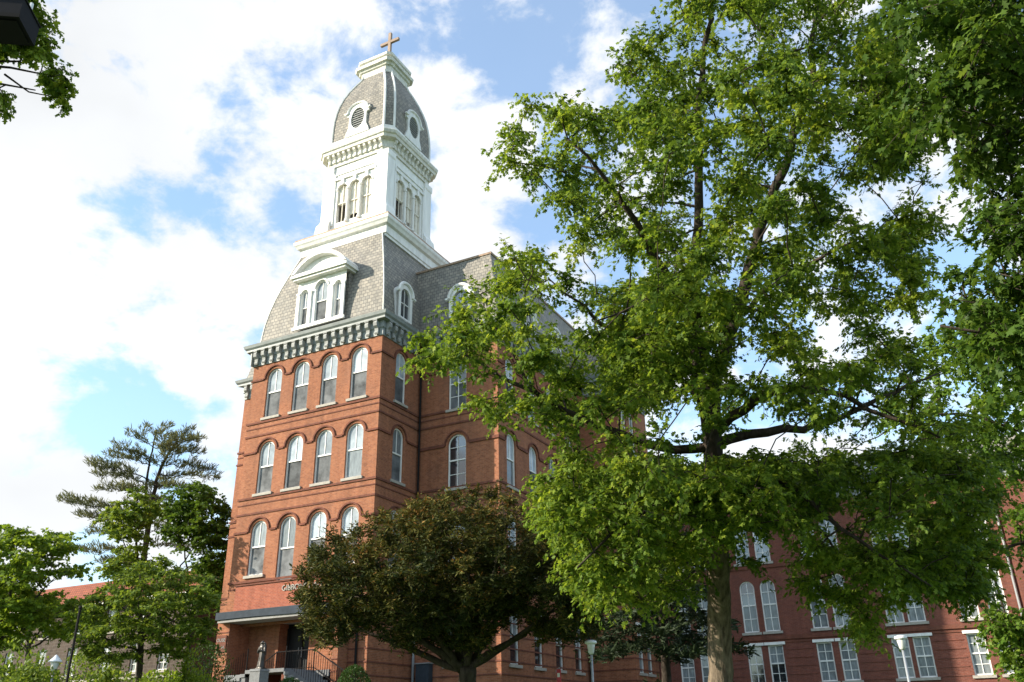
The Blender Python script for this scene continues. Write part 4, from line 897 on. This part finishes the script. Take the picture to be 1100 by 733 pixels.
def big_oak():
    D = 15.0; g = at(772, 733, D); gx, gy = g[0]-.12, g[1]-.35; base = (gx, gy, float(ground_z(gx, gy)))
    out = [(700, -40), (706, 25), (664, 44), (640, 62), (610, 48), (612, 84), (636, 104), (563, 92), (552, 120), (532, 152), (514, 190), (549, 216), (582, 208), (586, 236), (612, 240), (600, 262), (522, 256), (524, 286), (508, 304), (470, 318), (441, 350), (442, 378), (450, 410), (480, 400), (505, 440), (506, 462), (540, 468), (566, 455), (562, 486), (550, 520), (574, 545), (560, 570), (572, 600), (590, 590), (600, 625), (615, 670), (650, 680), (664, 645), (690, 660), (740, 650), (768, 612), (800, 628), (836, 610), (862, 640), (884, 662), (900, 655), (930, 705), (952, 690), (972, 660), (1010, 655), (1050, 660), (1080, 600), (1070, 480), (1010, 400), (985, 330), (1010, 260), (1000, 170), (960, 90), (960, -40), (900, -160), (820, -220), (760, -170)]
    gaps = [(738, 448, 20, 20, .97), (610, 338, 24, 16, .8), (560, 238, 30, 12, .9), (826, 456, 34, 9, .8), (905, 470, 40, 16, .8), (945, 215, 26, 26, .9), (1000, 190, 30, 34, .95), (905, 150, 16, 14, .7), (800, 388, 16, 18, .9), (955, 300, 14, 10, .7), (880, 325, 20, 8, .5), (640, 385, 18, 10, .7), (585, 320, 14, 12, .7), (668, 200, 10, 12, .7), (850, 30, 26, 14, .6), (545, 400, 26, 28, .75), (590, 515, 12, 24, .5), (560, 478, 8, 26, .9), (900, 562, 26, 15, .9), (845, 600, 26, 16, .7), (810, 590, 10, 16, .9), (935, 645, 24, 10, .6), (735, 690, 70, 28, 1), (690, 470, 14, 6, .5), (650, 430, 10, 8, .6)]
    # lower right of the crown swings toward the far side, lower left toward the building
    C = np.concatenate([crown_points(out, D, 3.6, 600, 24, gaps, .36),
        crown_points([(790, 480), (1085, 470), (1085, 600), (1050, 655), (1010, 655), (960, 668), (930, 705), (893, 655), (850, 632), (800, 618), (780, 580)], D-.3, 2.6, 105, 22, gaps, .32),
        crown_points([(560, 480), (700, 470), (768, 490), (765, 600), (690, 660), (640, 674), (600, 615), (570, 570)], D-.8, 2.4, 70, 22, gaps, .32),
        crown_points([(715, 482), (815, 482), (815, 556), (715, 560)], D-1.4, .7, 16, 18, (), .25), crown_points([(640, 300), (730, 280), (800, 300), (800, 420), (765, 430), (735, 415), (700, 440), (650, 430)], D, 2.6, 60, 20, gaps, .3), crown_points([(925, -20), (1000, 60), (1010, 240), (990, 340), (940, 330), (920, 150)], D, 2.0, 60, 22, gaps, .35)])
    x, y = C[:, 0], C[:, 1]
    limbs = [([base, at(775, 700, D), at(771, 600, D), at(769, 545, D)], .225, .19),
             (L3([(769, 548, D), (768, 520, D), (765, 465, D), (760, 440, D)]), .20, .15),  # upper trunk takes the dark branch bark: crown shade put into its colour
             (L3([(765, 470, D), (750, 425, D), (746, 350, D-.1), (720, 300, D-.3), (700, 262, D-.6), (675, 221, D-.9), (651, 188, D-1.1), (610, 150, D-1.3)]), .13, .02),
             (L3([(765, 470, D), (757, 440, D), (772, 400, D+.2), (790, 340, D+.3), (806, 280, D+.4), (822, 220, D+.3), (845, 180, D+.2), (870, 100, D), (880, -60, D)]), .15, .02),
             (L3([(750, 425, D), (747, 340, D+.6), (749, 240, D+.8), (750, 120, D+.9), (762, 20, D+1), (770, -120, D+1)]), .12, .02),
             (L3([(767, 468, D), (790, 440, D-.2), (821, 423, D-.4), (862, 410, D-.7), (900, 425, D-1.1), (950, 440, D-1.6), (1010, 470, D-2.0)]), .10, .015),
             (L3([(767, 478, D), (800, 464, D+.1), (854, 462, D+.3), (911, 448, D+.6), (960, 420, D+.9), (1010, 400, D+1.2)]), .10, .015),
             (L3([(765, 480, D), (720, 488, D+.3), (670, 470, D+.4), (630, 450, D+.3), (597, 438, D+.1), (573, 420, D), (536, 411, D-.1), (500, 380, D-.2), (470, 350, D-.3)]), .09, .013),
             (L3([(578, 424, D), (570, 400, D), (549, 382, D), (535, 360, D-.1), (520, 330, D-.2)]), .04, .01),
             (L3([(745, 400, D), (700, 385, D-.4), (660, 354, D-.8), (618, 321, D-1.2), (590, 300, D-1.3)]), .07, .012),
             (L3([(768, 500, D), (740, 520, D-.8), (700, 545, D-1.5), (650, 575, D-2.1), (620, 610, D-2.4)]), .07, .012),
             (L3([(768, 490, D), (800, 500, D+.8), (850, 540, D+1.5), (900, 590, D+2.2), (930, 650, D+2.4)]), .07, .012),
             (L3([(768, 495, D), (820, 505, D-1), (880, 545, D-1.8), (950, 600, D-2.3), (1000, 630, D-2.5)]), .07, .012),
             (L3([(790, 340, D+.3), (840, 300, D-.2), (890, 270, D-.8), (940, 250, D-1.4)]), .06, .012),
             (L3([(718, 300, D-.3), (690, 330, D-1.2), (640, 345, D-2)]), .05, .01)]
    broadleaf('oak_tree', 'large leafy oak with straight sunlit trunk, spreading before the hall and courtyard range', 'tree', 'broadleaf trees', base, limbs, C, .50, 14, 20, .084, M['lf_oak'], M['bark'], T_LOBE, .42, .48, gap=[(a, b, c*.8, d*.8, e*.8) for a, b, c, d, e in gaps], twigr=.006)
big_oak()

def right_oak():
    D = 9.0; b0 = at(1330, 700, D+.5); base = (b0[0], b0[1], float(ground_z(b0[0], b0[1])))
    out = [(940, -60), (930, 20), (940, 80), (965, 120), (1015, 150), (1020, 210), (1015, 250), (1030, 300), (1015, 340), (1035, 385), (1060, 430), (1120, 430), (1250, 420), (1420, 200), (1400, -100), (1250, -250), (1080, -200)]
    gaps = [(1052, 140, 8, 10, .7), (1006, 185, 16, 24, .85), (1040, 205, 12, 8, .8), (985, 75, 8, 8, .6)]
    C = np.concatenate([crown_points(out, D, 1.8, 180, 36, gaps, .34), crown_points([(940, -40), (1120, -40), (1120, 430), (1050, 420), (1020, 340), (1020, 250), (1015, 150), (960, 110)], D, 1.5, 55, 26, gaps, .27)])
    limbs = [([base, at(1330, 600, D+.4), at(1320, 420, D+.2)], .26, .2), ([at(1320, 420, D+.2), at(1300, 200, D), at(1280, -20, D), at(1260, -150, D)], .18, .03),
             ([at(1320, 430, D+.2), at(1240, 380, D), at(1160, 360, D-.3), at(1080, 350, D-.5), at(1010, 350, D-.5)], .08, .01), ([at(1310, 300, D), at(1200, 180, D-.2), at(1110, 90, D-.4), at(1040, 30, D-.5), at(990, 20, D-.5)], .08, .01),
             ([at(1315, 330, D), at(1220, 280, D+.6), at(1120, 220, D+.8), at(1050, 190, D+.8)], .07, .01)]
    broadleaf('oak_tree', 'nearer oak of larger leaves hanging into the upper right corner', 'tree', 'broadleaf trees', base, limbs, C, .46, 13, 14, .092, M['lf_near'], M['bark'], T_LOBE, .6, .6, gap=gaps)
right_oak()

def bright_tree():
    D = 21.0; b0 = at(1190, 760, D); base = (b0[0], b0[1], float(ground_z(b0[0], b0[1])))
    C = np.concatenate([crown_points(p, D+dd, th, n, 20, (), .3) for p, dd, th, n in (
        ([(985, 350), (1040, 330), (1130, 320), (1200, 400), (1180, 520), (1110, 540), (1040, 500), (975, 470), (930, 460), (945, 420)], 0, 2.6, 120),
        ([(980, 545), (1030, 535), (1058, 560), (1062, 600), (1030, 625), (995, 620)], 0, 1.0, 24),
        ([(1070, 540), (1130, 530), (1160, 600), (1130, 640), (1095, 600)], 0, 1.2, 26),
        ([(1048, 660), (1068, 640), (1110, 645), (1150, 640), (1150, 735), (1085, 738), (1070, 712), (1046, 715)], -.5, 1.0, 40),
        ([(850, 500), (905, 480), (930, 500), (900, 520), (860, 520)], 1, 1., 10))])
    limbs = [([base, at(1180, 680, D), at(1165, 600, D)], .2, .15), (L3([(1165, 600, D), (1160, 500, D), (1140, 400, D), (1100, 350, D)]), .10, .02), (L3([(1165, 610, D), (1100, 575, D-.2), (1078, 592, D-.4), (1040, 618, D-.6), (1012, 640, D-.8)]), .055, .015),
             (L3([(1078, 592, D-.4), (1060, 560, D-.6), (1040, 575, D-.8), (1000, 560, D-1)]), .03, .01), (L3([(1062, 603, D-.5), (1072, 645, D-.6), (1088, 695, D-.7)]), .035, .012), (L3([(1160, 500, D), (1080, 455, D), (1000, 440, D), (900, 490, D+1)]), .05, .01)]
    broadleaf('oak_tree', 'yellow-green young tree with bowed limb at the right edge, before the courtyard range', 'tree', 'broadleaf trees', base, limbs, C, .48, 11, 14, .095, M['lf_bright'], M['barkd'], T_MAPLE, .7, .6)
bright_tree()

def corner_tree():
    D = 11.0; b0 = at(-330, 640, D+1); base = (b0[0], b0[1], float(ground_z(b0[0], b0[1])))
    out = [(-420, -140), (-100, -160), (20, -80), (42, -20), (56, 10), (46, 30), (60, 52), (66, 78), (78, 92), (72, 118), (58, 104), (46, 84), (30, 62), (5, 60), (10, 100), (0, 118), (-60, 150), (-200, 200), (-400, 150)]
    vis = [(-30, -30), (30, -30), (48, 0), (62, 12), (50, 34), (64, 52), (70, 76), (84, 92), (76, 126), (60, 112), (46, 90), (26, 66), (0, 58), (16, 100), (8, 126), (-30, 130)]
    C = np.concatenate([crown_points(vis, D, .5, 70, 9, [(8, 86, 9, 8, .9), (34, 70, 11, 6, .8)], .10), crown_points([p for p in out], D, 1.5, 90, 22, [(20, 60, 70, 90, 1)], .26)])
    limbs = [([base, at(-320, 450, D+.9), at(-300, 200, D+.6)], .25, .16), (L3([(-300, 200, D+.6), (-250, 100, D+.3), (-150, 80, D+.1), (-60, 68, D), (22, 66, D)]), .09, .012), (L3([(-150, 80, D+.1), (-70, 85, D), (5, 80, D), (38, 97, D)]), .04, .008), (L3([(-20, 70, D), (30, 68, D), (60, 72, D), (72, 95, D)]), .02, .006), (L3([(5, 80, D), (40, 100, D), (66, 106, D)]), .015, .005), (L3([(-250, 100, D+.3), (-150, -20, D), (-40, -40, D), (30, 0, D)]), .06, .01)]
    broadleaf('oak_tree', 'oak branch tips hanging into the upper left corner behind the floodlight', 'tree', 'broadleaf trees', base, limbs, C, .2, 7, 9, .08, M['lf_oak'], M['barkd'], T_OAK, .6, .7, twigr=.005)
corner_tree()

def yew():
    D = 27.0; b0 = at(503, 760, D); base = (b0[0], b0[1], float(ground_z(b0[0], b0[1])))
    out = [(312, 642), (320, 606), (336, 584), (352, 566), (372, 574), (392, 552), (415, 548), (440, 534), (470, 532), (500, 522), (540, 526), (566, 545), (592, 562), (620, 580), (655, 610), (662, 645), (640, 672), (628, 700), (600, 692), (578, 694), (560, 668), (540, 690), (515, 706), (480, 704), (462, 690), (440, 708), (424, 700), (400, 684), (372, 694), (350, 706), (330, 690), (316, 668)]
    gaps = [(549, 574, 6, 14, .6), (545, 693, 12, 18, .9), (590, 660, 10, 8, .6), (385, 700, 30, 8, .8)]
    C = np.concatenate([crown_points(out, D, 3.6, 560, 14, gaps, .34), crown_points([(520, 560), (655, 610), (664, 650), (640, 692), (590, 697), (560, 682), (515, 704), (470, 704), (440, 700), (430, 660)], D+.6, 2.6, 150, 14, gaps, .3)])
    limbs = [([base, at(503, 735, D), at(502, 715, D)], .30, .28)]
    for k, (x, y, dd) in enumerate([(440, 640, -1), (400, 600, .5), (360, 620, -1), (470, 600, 1.2), (520, 590, -1.4), (560, 620, .8), (600, 650, -.8), (620, 640, 1.4), (480, 560, .3), (545, 560, -.6), (420, 660, 2), (350, 660, 1)]):
        limbs.append((L3([(500+3*(k % 3-1), 722, D+.1*(k % 2)), ((500+x)/2, (705+y)/2+10, D+dd*.5), (x, y, D+dd)]), .13, .02))
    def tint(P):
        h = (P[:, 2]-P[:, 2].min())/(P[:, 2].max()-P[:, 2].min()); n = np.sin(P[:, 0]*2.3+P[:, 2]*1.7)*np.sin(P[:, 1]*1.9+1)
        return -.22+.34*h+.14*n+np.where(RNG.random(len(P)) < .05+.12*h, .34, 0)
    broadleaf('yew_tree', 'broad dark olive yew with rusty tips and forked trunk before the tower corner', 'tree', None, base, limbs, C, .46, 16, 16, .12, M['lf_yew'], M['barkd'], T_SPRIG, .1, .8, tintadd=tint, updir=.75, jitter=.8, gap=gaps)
yew()

def left_trees():
    D = 33; b0 = at(-12, 760, D); base = (b0[0], b0[1], float(ground_z(b0[0], b0[1])))
    out = [(-55, 610), (-40, 575), (-10, 565), (12, 558), (30, 568), (60, 562), (90, 580), (78, 592), (96, 598), (92, 614), (70, 626), (84, 640), (112, 652), (96, 676), (60, 694), (30, 684), (0, 700), (-40, 705), (-60, 660)]
    C = crown_points(out, D, 3.0, 210, 12, [(40, 612, 8, 4, .4), (55, 636, 16, 7, .8), (60, 672, 22, 10, .7)], .38)
    limbs = [([base, at(-12, 700, D), at(-8, 680, D)], .2, .16)]+[(L3([(-8, 690, D), ((x-8)/2, (y+690)/2, D+dd/2), (x, y, D+dd)]), .09, .015) for x, y, dd in ((60, 620, -1), (30, 580, .5), (-30, 590, 0), (70, 655, 1), (-40, 640, -1), (10, 610, 2))]
    broadleaf('maple_tree', 'spreading mid green tree of flat leafy tiers at the left edge', 'tree', 'broadleaf trees', base, limbs, C, .56, 9, 11, .14, M['lf_maple'], M['barkg'], T_MAPLE, .25, .26)
    D = 52; b0 = at(30, 740, D); base = (b0[0], b0[1], float(ground_z(b0[0], b0[1])))
    C = crown_points([(-70, 640), (-40, 610), (0, 615), (40, 628), (70, 640), (96, 634), (118, 650), (112, 676), (90, 688), (60, 690), (30, 700), (-40, 706)], D, 2.4, 130, 11, [(50, 700, 20, 14, 1)], .58)
    limbs = [([base, at(30, 705, D), at(32, 690, D)], .17, .13)]+[(L3([(31, 698, D), ((x+31)/2, (y+690)/2, D), (x, y, D)]), .07, .02) for x, y in ((-20, 650), (60, 655), (95, 665), (20, 640))]
    broadleaf('maple_tree', 'low leafy tree close before the fieldstone house, between the edge tree and the layered tree', 'tree', 'broadleaf trees', base, limbs, C, .78, 10, 11, .17, M['lf_dog'], M['barkg'], T_MAPLE, .3, .35)
    D = 31; b0 = at(150, 760, D); base = (b0[0], b0[1], float(ground_z(b0[0], b0[1])))
    out = [(68, 688), (92, 668), (82, 650), (106, 630), (116, 608), (150, 600), (180, 594), (200, 610), (228, 616), (238, 640), (226, 660), (234, 684), (216, 702), (186, 714), (160, 706), (130, 714), (96, 712)]
    C = crown_points(out, D, 2.8, 215, 10, [(120, 690, 12, 10, .6), (205, 690, 10, 8, .5), (160, 700, 20, 6, .5)], .34)
    limbs = [([base, at(150, 720, D), at(152, 680, D), at(150, 650, D)], .13, .09)]+[(L3([(151, 700-10*k, D), ((x+151)/2, (y+700-10*k)/2, D+dd/2), (x, y, D+dd)]), .05, .012) for k, (x, y, dd) in enumerate(((100, 680, -1), (200, 660, 1), (120, 640, 1), (190, 630, -1), (150, 615, 0), (215, 680, 0)))]
    broadleaf('dogwood_tree', 'small fresh green layered tree between the maple and the brick porch', 'tree', None, base, limbs, C, .46, 11, 12, .115, M['lf_dog'], M['barkd'], T_OVAL, .2, .22)
    D = 49; b0 = at(150, 745, D); base = (b0[0], b0[1], float(ground_z(b0[0], b0[1])))
    out = [(104, 556), (112, 538), (132, 532), (142, 516), (156, 528), (176, 536), (180, 556), (166, 566), (162, 582), (172, 604), (150, 622), (116, 620), (98, 606), (126, 590), (110, 574)]
    C = crown_points(out, D, 2.2, 60, 9, [(150, 590, 6, 10, .6), (128, 578, 8, 5, .7), (160, 548, 5, 5, .6)], .55); limbs = [([base, at(150, 680, D), at(148, 600, D)], .16, .1), (L3([(148, 610, D), (145, 560, D), (148, 525, D)]), .08, .02), (L3([(148, 610, D), (125, 570, D)]), .05, .02)]
    broadleaf('maple_tree', 'slender lit green tree standing in front of the tall pine', 'tree', 'broadleaf trees', base, limbs, C, .7, 9, 9, .19, M['lf_dog'], M['barkg'], T_MAPLE, .3, .3)
    D = 57; b0 = at(205, 742, D); base = (b0[0], b0[1], float(ground_z(b0[0], b0[1])))
    out = [(172, 545), (185, 522), (205, 518), (224, 516), (238, 530), (252, 545), (256, 600), (252, 650), (236, 660), (222, 640), (205, 610), (190, 585), (172, 575)]
    C = crown_points(out, D, 2.8, 130, 9, [(205, 590, 9, 9, .8), (194, 606, 9, 9, .9), (186, 570, 8, 6, .6), (222, 560, 7, 6, .5)], .6); limbs = [([base, at(205, 690, D), at(204, 640, D)], .18, .13), (L3([(204, 650, D), (200, 600, D), (190, 570, D), (182, 545, D)]), .08, .02), (L3([(204, 650, D), (190, 612, D+.5), (212, 585, D+.5), (225, 545, D)]), .07, .02), (L3([(204, 650, D), (235, 610, D), (245, 580, D)]), .06, .02)]
    broadleaf('maple_tree', 'darker green tree just behind the left side of the brick hall', 'tree', 'broadleaf trees', base, limbs, C, .85, 9, 10, .21, M['lf_near'], M['barkd'], T_MAPLE, .3, .34)
left_trees()

def needle_tree(name, label, base, trunk, boughs, lmat, bark, ndl, width, step, per, up=.5, droop=.0):
    T = empty(name, base, label, 'tree'); mb = MB()
    for pts, r0, r1 in trunk: p = smooth_path(pts, .5, .02); mb.tube(list(p), list(np.linspace(r0, r1, len(p))), 9)
    mb.build('trunk', bark, T, True); mb = MB(); P = []; A = []
    for a, b in boughs:
        a, b = np.array(a), np.array(b); L = np.linalg.norm(b-a); p = resample([a, a*.5+b*.5+[0, 0, -droop*L], b], step)
        p[1:-1] += RNG.normal(0, .06, p[1:-1].shape); mb.tube(list(p), list(np.linspace(.018+.007*L, .012, len(p))), 5)
        d = unit(b-a); s = unit(np.cross(d, [0, 0, 1.])); k0 = int(len(p)*.22)
        for i in range(k0, len(p)):
            wdt = L*.26*math.sin(math.pi*min(1, (i-k0+2)/(len(p)-k0+1.5)))+.15
            for s_ in (-1, 1):
                q = p[i]+s*s_*wdt*RNG.uniform(.5, 1)+d*wdt*.5; m = max(2, int(wdt/.28)+1)
                for t in np.linspace(.25, 1, m): P.append(p[i]*(1-t)+q*t+RNG.normal(0, .10, 3)+[0, 0, .12*t]); A.append(unit(q-p[i]))
            P.append(p[i]); A.append(d)
    mb.build('branches', bark, T, True); P = np.array(P); A = np.array(A); n = len(P)
    pos = np.repeat(P, per, 0)+RNG.normal(0, .06, (n*per, 3)); dr = np.repeat(A, per, 0)*.8+RNG.normal(0, .55, (n*per, 3))*[1, 1, .7]+[0, 0, up]
    t = _tmpl([(0, 0), (width, .3), (width*.8, .7), (0, 1)], .1, .1)
    foliage('crown', T, lmat, pos, dr, RNG.normal(size=(n*per, 3)), ndl*RNG.uniform(.7, 1.3, n*per), .5+RNG.normal(0, .22, n*per), t); return T
def pine():
    D = 62.0; b0 = at(152, 742, D); base = (b0[0], b0[1], float(ground_z(b0[0], b0[1])))
    tr = [(base, *L3([(152, 690, D), (154, 600, D), (162, 550, D), (169, 510, D), (180, 488, D), (192, 470, D)]))]
    trunk = [(list(tr[0]), .42, .07), (L3([(158, 570, D), (156, 520, D+.3), (162, 490, D+.3), (168, 462, D+.3)]), .13, .04)]
    tips = [(152, 470, 156, 461, 0), (166, 472, 182, 459, .5), (190, 472, 204, 463, 0), (188, 478, 211, 473, -1), (182, 488, 217, 487, .5), (176, 500, 227, 505, 0), (172, 510, 233, 515, 1), (164, 480, 138, 468, 0), (162, 492, 125, 481, -.5), (162, 500, 118, 490, .7), (160, 515, 96, 499, 0), (160, 520, 106, 510, 1), (158, 530, 106, 527, -1), (156, 560, 66, 539, 0), (155, 568, 88, 556, 1), (155, 575, 96, 574, -1), (155, 600, 88, 592, 0), (166, 520, 205, 528, -1), (160, 560, 190, 575, 0), (158, 585, 200, 590, 1), (170, 490, 186, 470, 1), (176, 480, 172, 465, -1), (154, 610, 110, 606, 1)]
    bo = [(at(a, b, D+.1*k), at(c, d, D+k*1.4)) for a, b, c, d, k in tips]
    for k in range(13):                                        # boughs reaching toward and away from the viewer
        y = RNG.uniform(475, 590); a = at(np.interp(y, [460, 600], [180, 155]), y, D); an = RNG.choice([-1, 1])*RNG.uniform(.4, 1.2)+math.pi/2*RNG.choice([-1, 1])
        bo.append((a, a+np.array([math.cos(an)*2.6, math.sin(an)*2.6, RNG.uniform(.3, .9)])*RNG.uniform(.7, 1.1)))
    needle_tree('pine_tree', 'tall sparse pine with long level boughs against the sky at left', base, trunk, bo, M['lf_pine'], M['barkd'], .40, .06, .33, 7, .75, -.05)
def spruce():
    D = 39.0; b0 = at(716, 760, D); base = (b0[0], b0[1], float(ground_z(b0[0], b0[1]))); top = at(704, 505, D)
    a0 = np.array(base); bo = []
    for k in range(64):
        t = .06+.90*k/64; c = a0*(1-t)+top*t; L = 4.1*(1-t)**.8+.5; an = k*2.399+RNG.uniform(-.3, .3)
        if t < .30 and .20 < t: continue
        bo.append((c, c+np.array([math.cos(an)*L, math.sin(an)*L, -.16*L+RNG.uniform(-.2, .2)])*RNG.uniform(.75, 1.1)))
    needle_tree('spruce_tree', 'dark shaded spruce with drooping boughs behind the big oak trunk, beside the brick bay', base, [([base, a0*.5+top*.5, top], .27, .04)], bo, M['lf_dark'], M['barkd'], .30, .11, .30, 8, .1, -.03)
pine(); spruce()

def shrub(name, label, cat, grp, px, py, D, w, h, n, leaf, lmat, tmpl, clipped=False):
    c = at(px, py, D); x, y = c[0], c[1]; g = float(ground_z(x, y)); H = max(h, c[2]-g); S = empty(name, (x, y, g), label, cat, grp)
    mb = MB()
    for k in range(6): a = k*1.05; mb.tube([(x, y, g-.05), (x+.25*w*math.cos(a), y+.25*w*math.sin(a), g+H*.5), (x+.38*w*math.cos(a+.2), y+.38*w*math.sin(a+.2), g+H*.85)], [.03, .02, .008], 5)
    mb.build('stems', M['barkd'], S)
    u = unit(RNG.normal(size=(n, 3))); rr = (RNG.uniform(.86, 1.0, n) if clipped else RNG.uniform(.35, 1.0, n)**.6); P = u*rr[:, None]*[w/2, w/2, H/2]+[x, y, g+H/2]
    if not clipped: P += (np.sin(P*4.1+1)*.10*w)*[1, 1, .6]
    D_ = u*.8+RNG.normal(0, .5, (n, 3))+[0, 0, .3]
    foliage('leaves', S, lmat, P, D_, u*.7+[0, 0, .6]+RNG.normal(0, .4, (n, 3)), leaf*RNG.uniform(.7, 1.3, n), .5+RNG.normal(0, .2, n), tmpl)
def shrubs():
    shrub('round_bush', 'clipped round boxwood at the foot of the tower by the stair railing', 'bush', 'bushes by the hall', 381, 715, 36.5, 1.45, 1.3, 5200, .075, M['lf_box'], T_OVAL, True)
    shrub('round_bush', 'low clipped boxwood in front of the entrance stairs', 'bush', 'bushes by the hall', 312, 727.5, 33.5, 1.5, 1.2, 5200, .075, M['lf_box'], T_OVAL, True)
    for lab, px, py, D, w, h, mt, lf in (
        ('bright yellow-green shrub below the leafy tree at the left edge', 22, 688, 27, 2.6, 2.0, 'lf_dog', .16), ('fresh green low shrub at the foot of the small layered tree', 118, 712, 28, 2.6, 1.5, 'lf_dog', .14),
        ('mid green shrub between the layered tree trunk and the porch shrubs', 172, 716, 29, 2.4, 1.5, 'lf_maple', .13), ('dark dense shrub hard against the brick porch pier', 226, 690, 36, 2.6, 2.4, 'lf_box', .11), ('bright shrub left of the porch, lowest and nearest to the stairs', 206, 700, 33, 2.2, 2.0, 'lf_maple', .13), ('shaded shrub behind the pointed-cap lamp post', 44, 706, 31, 2.4, 2.2, 'lf_maple', .15), ('taller leafy shrub right of the thin black post, against the fieldstone wall', 104, 690, 40, 3.0, 2.6, 'lf_dog', .15)):
        shrub('shrub', lab, 'shrub', 'shrubs at the left', px, py, D, w, h, 5200, lf*.85, M[mt], T_OVAL)
shrubs()
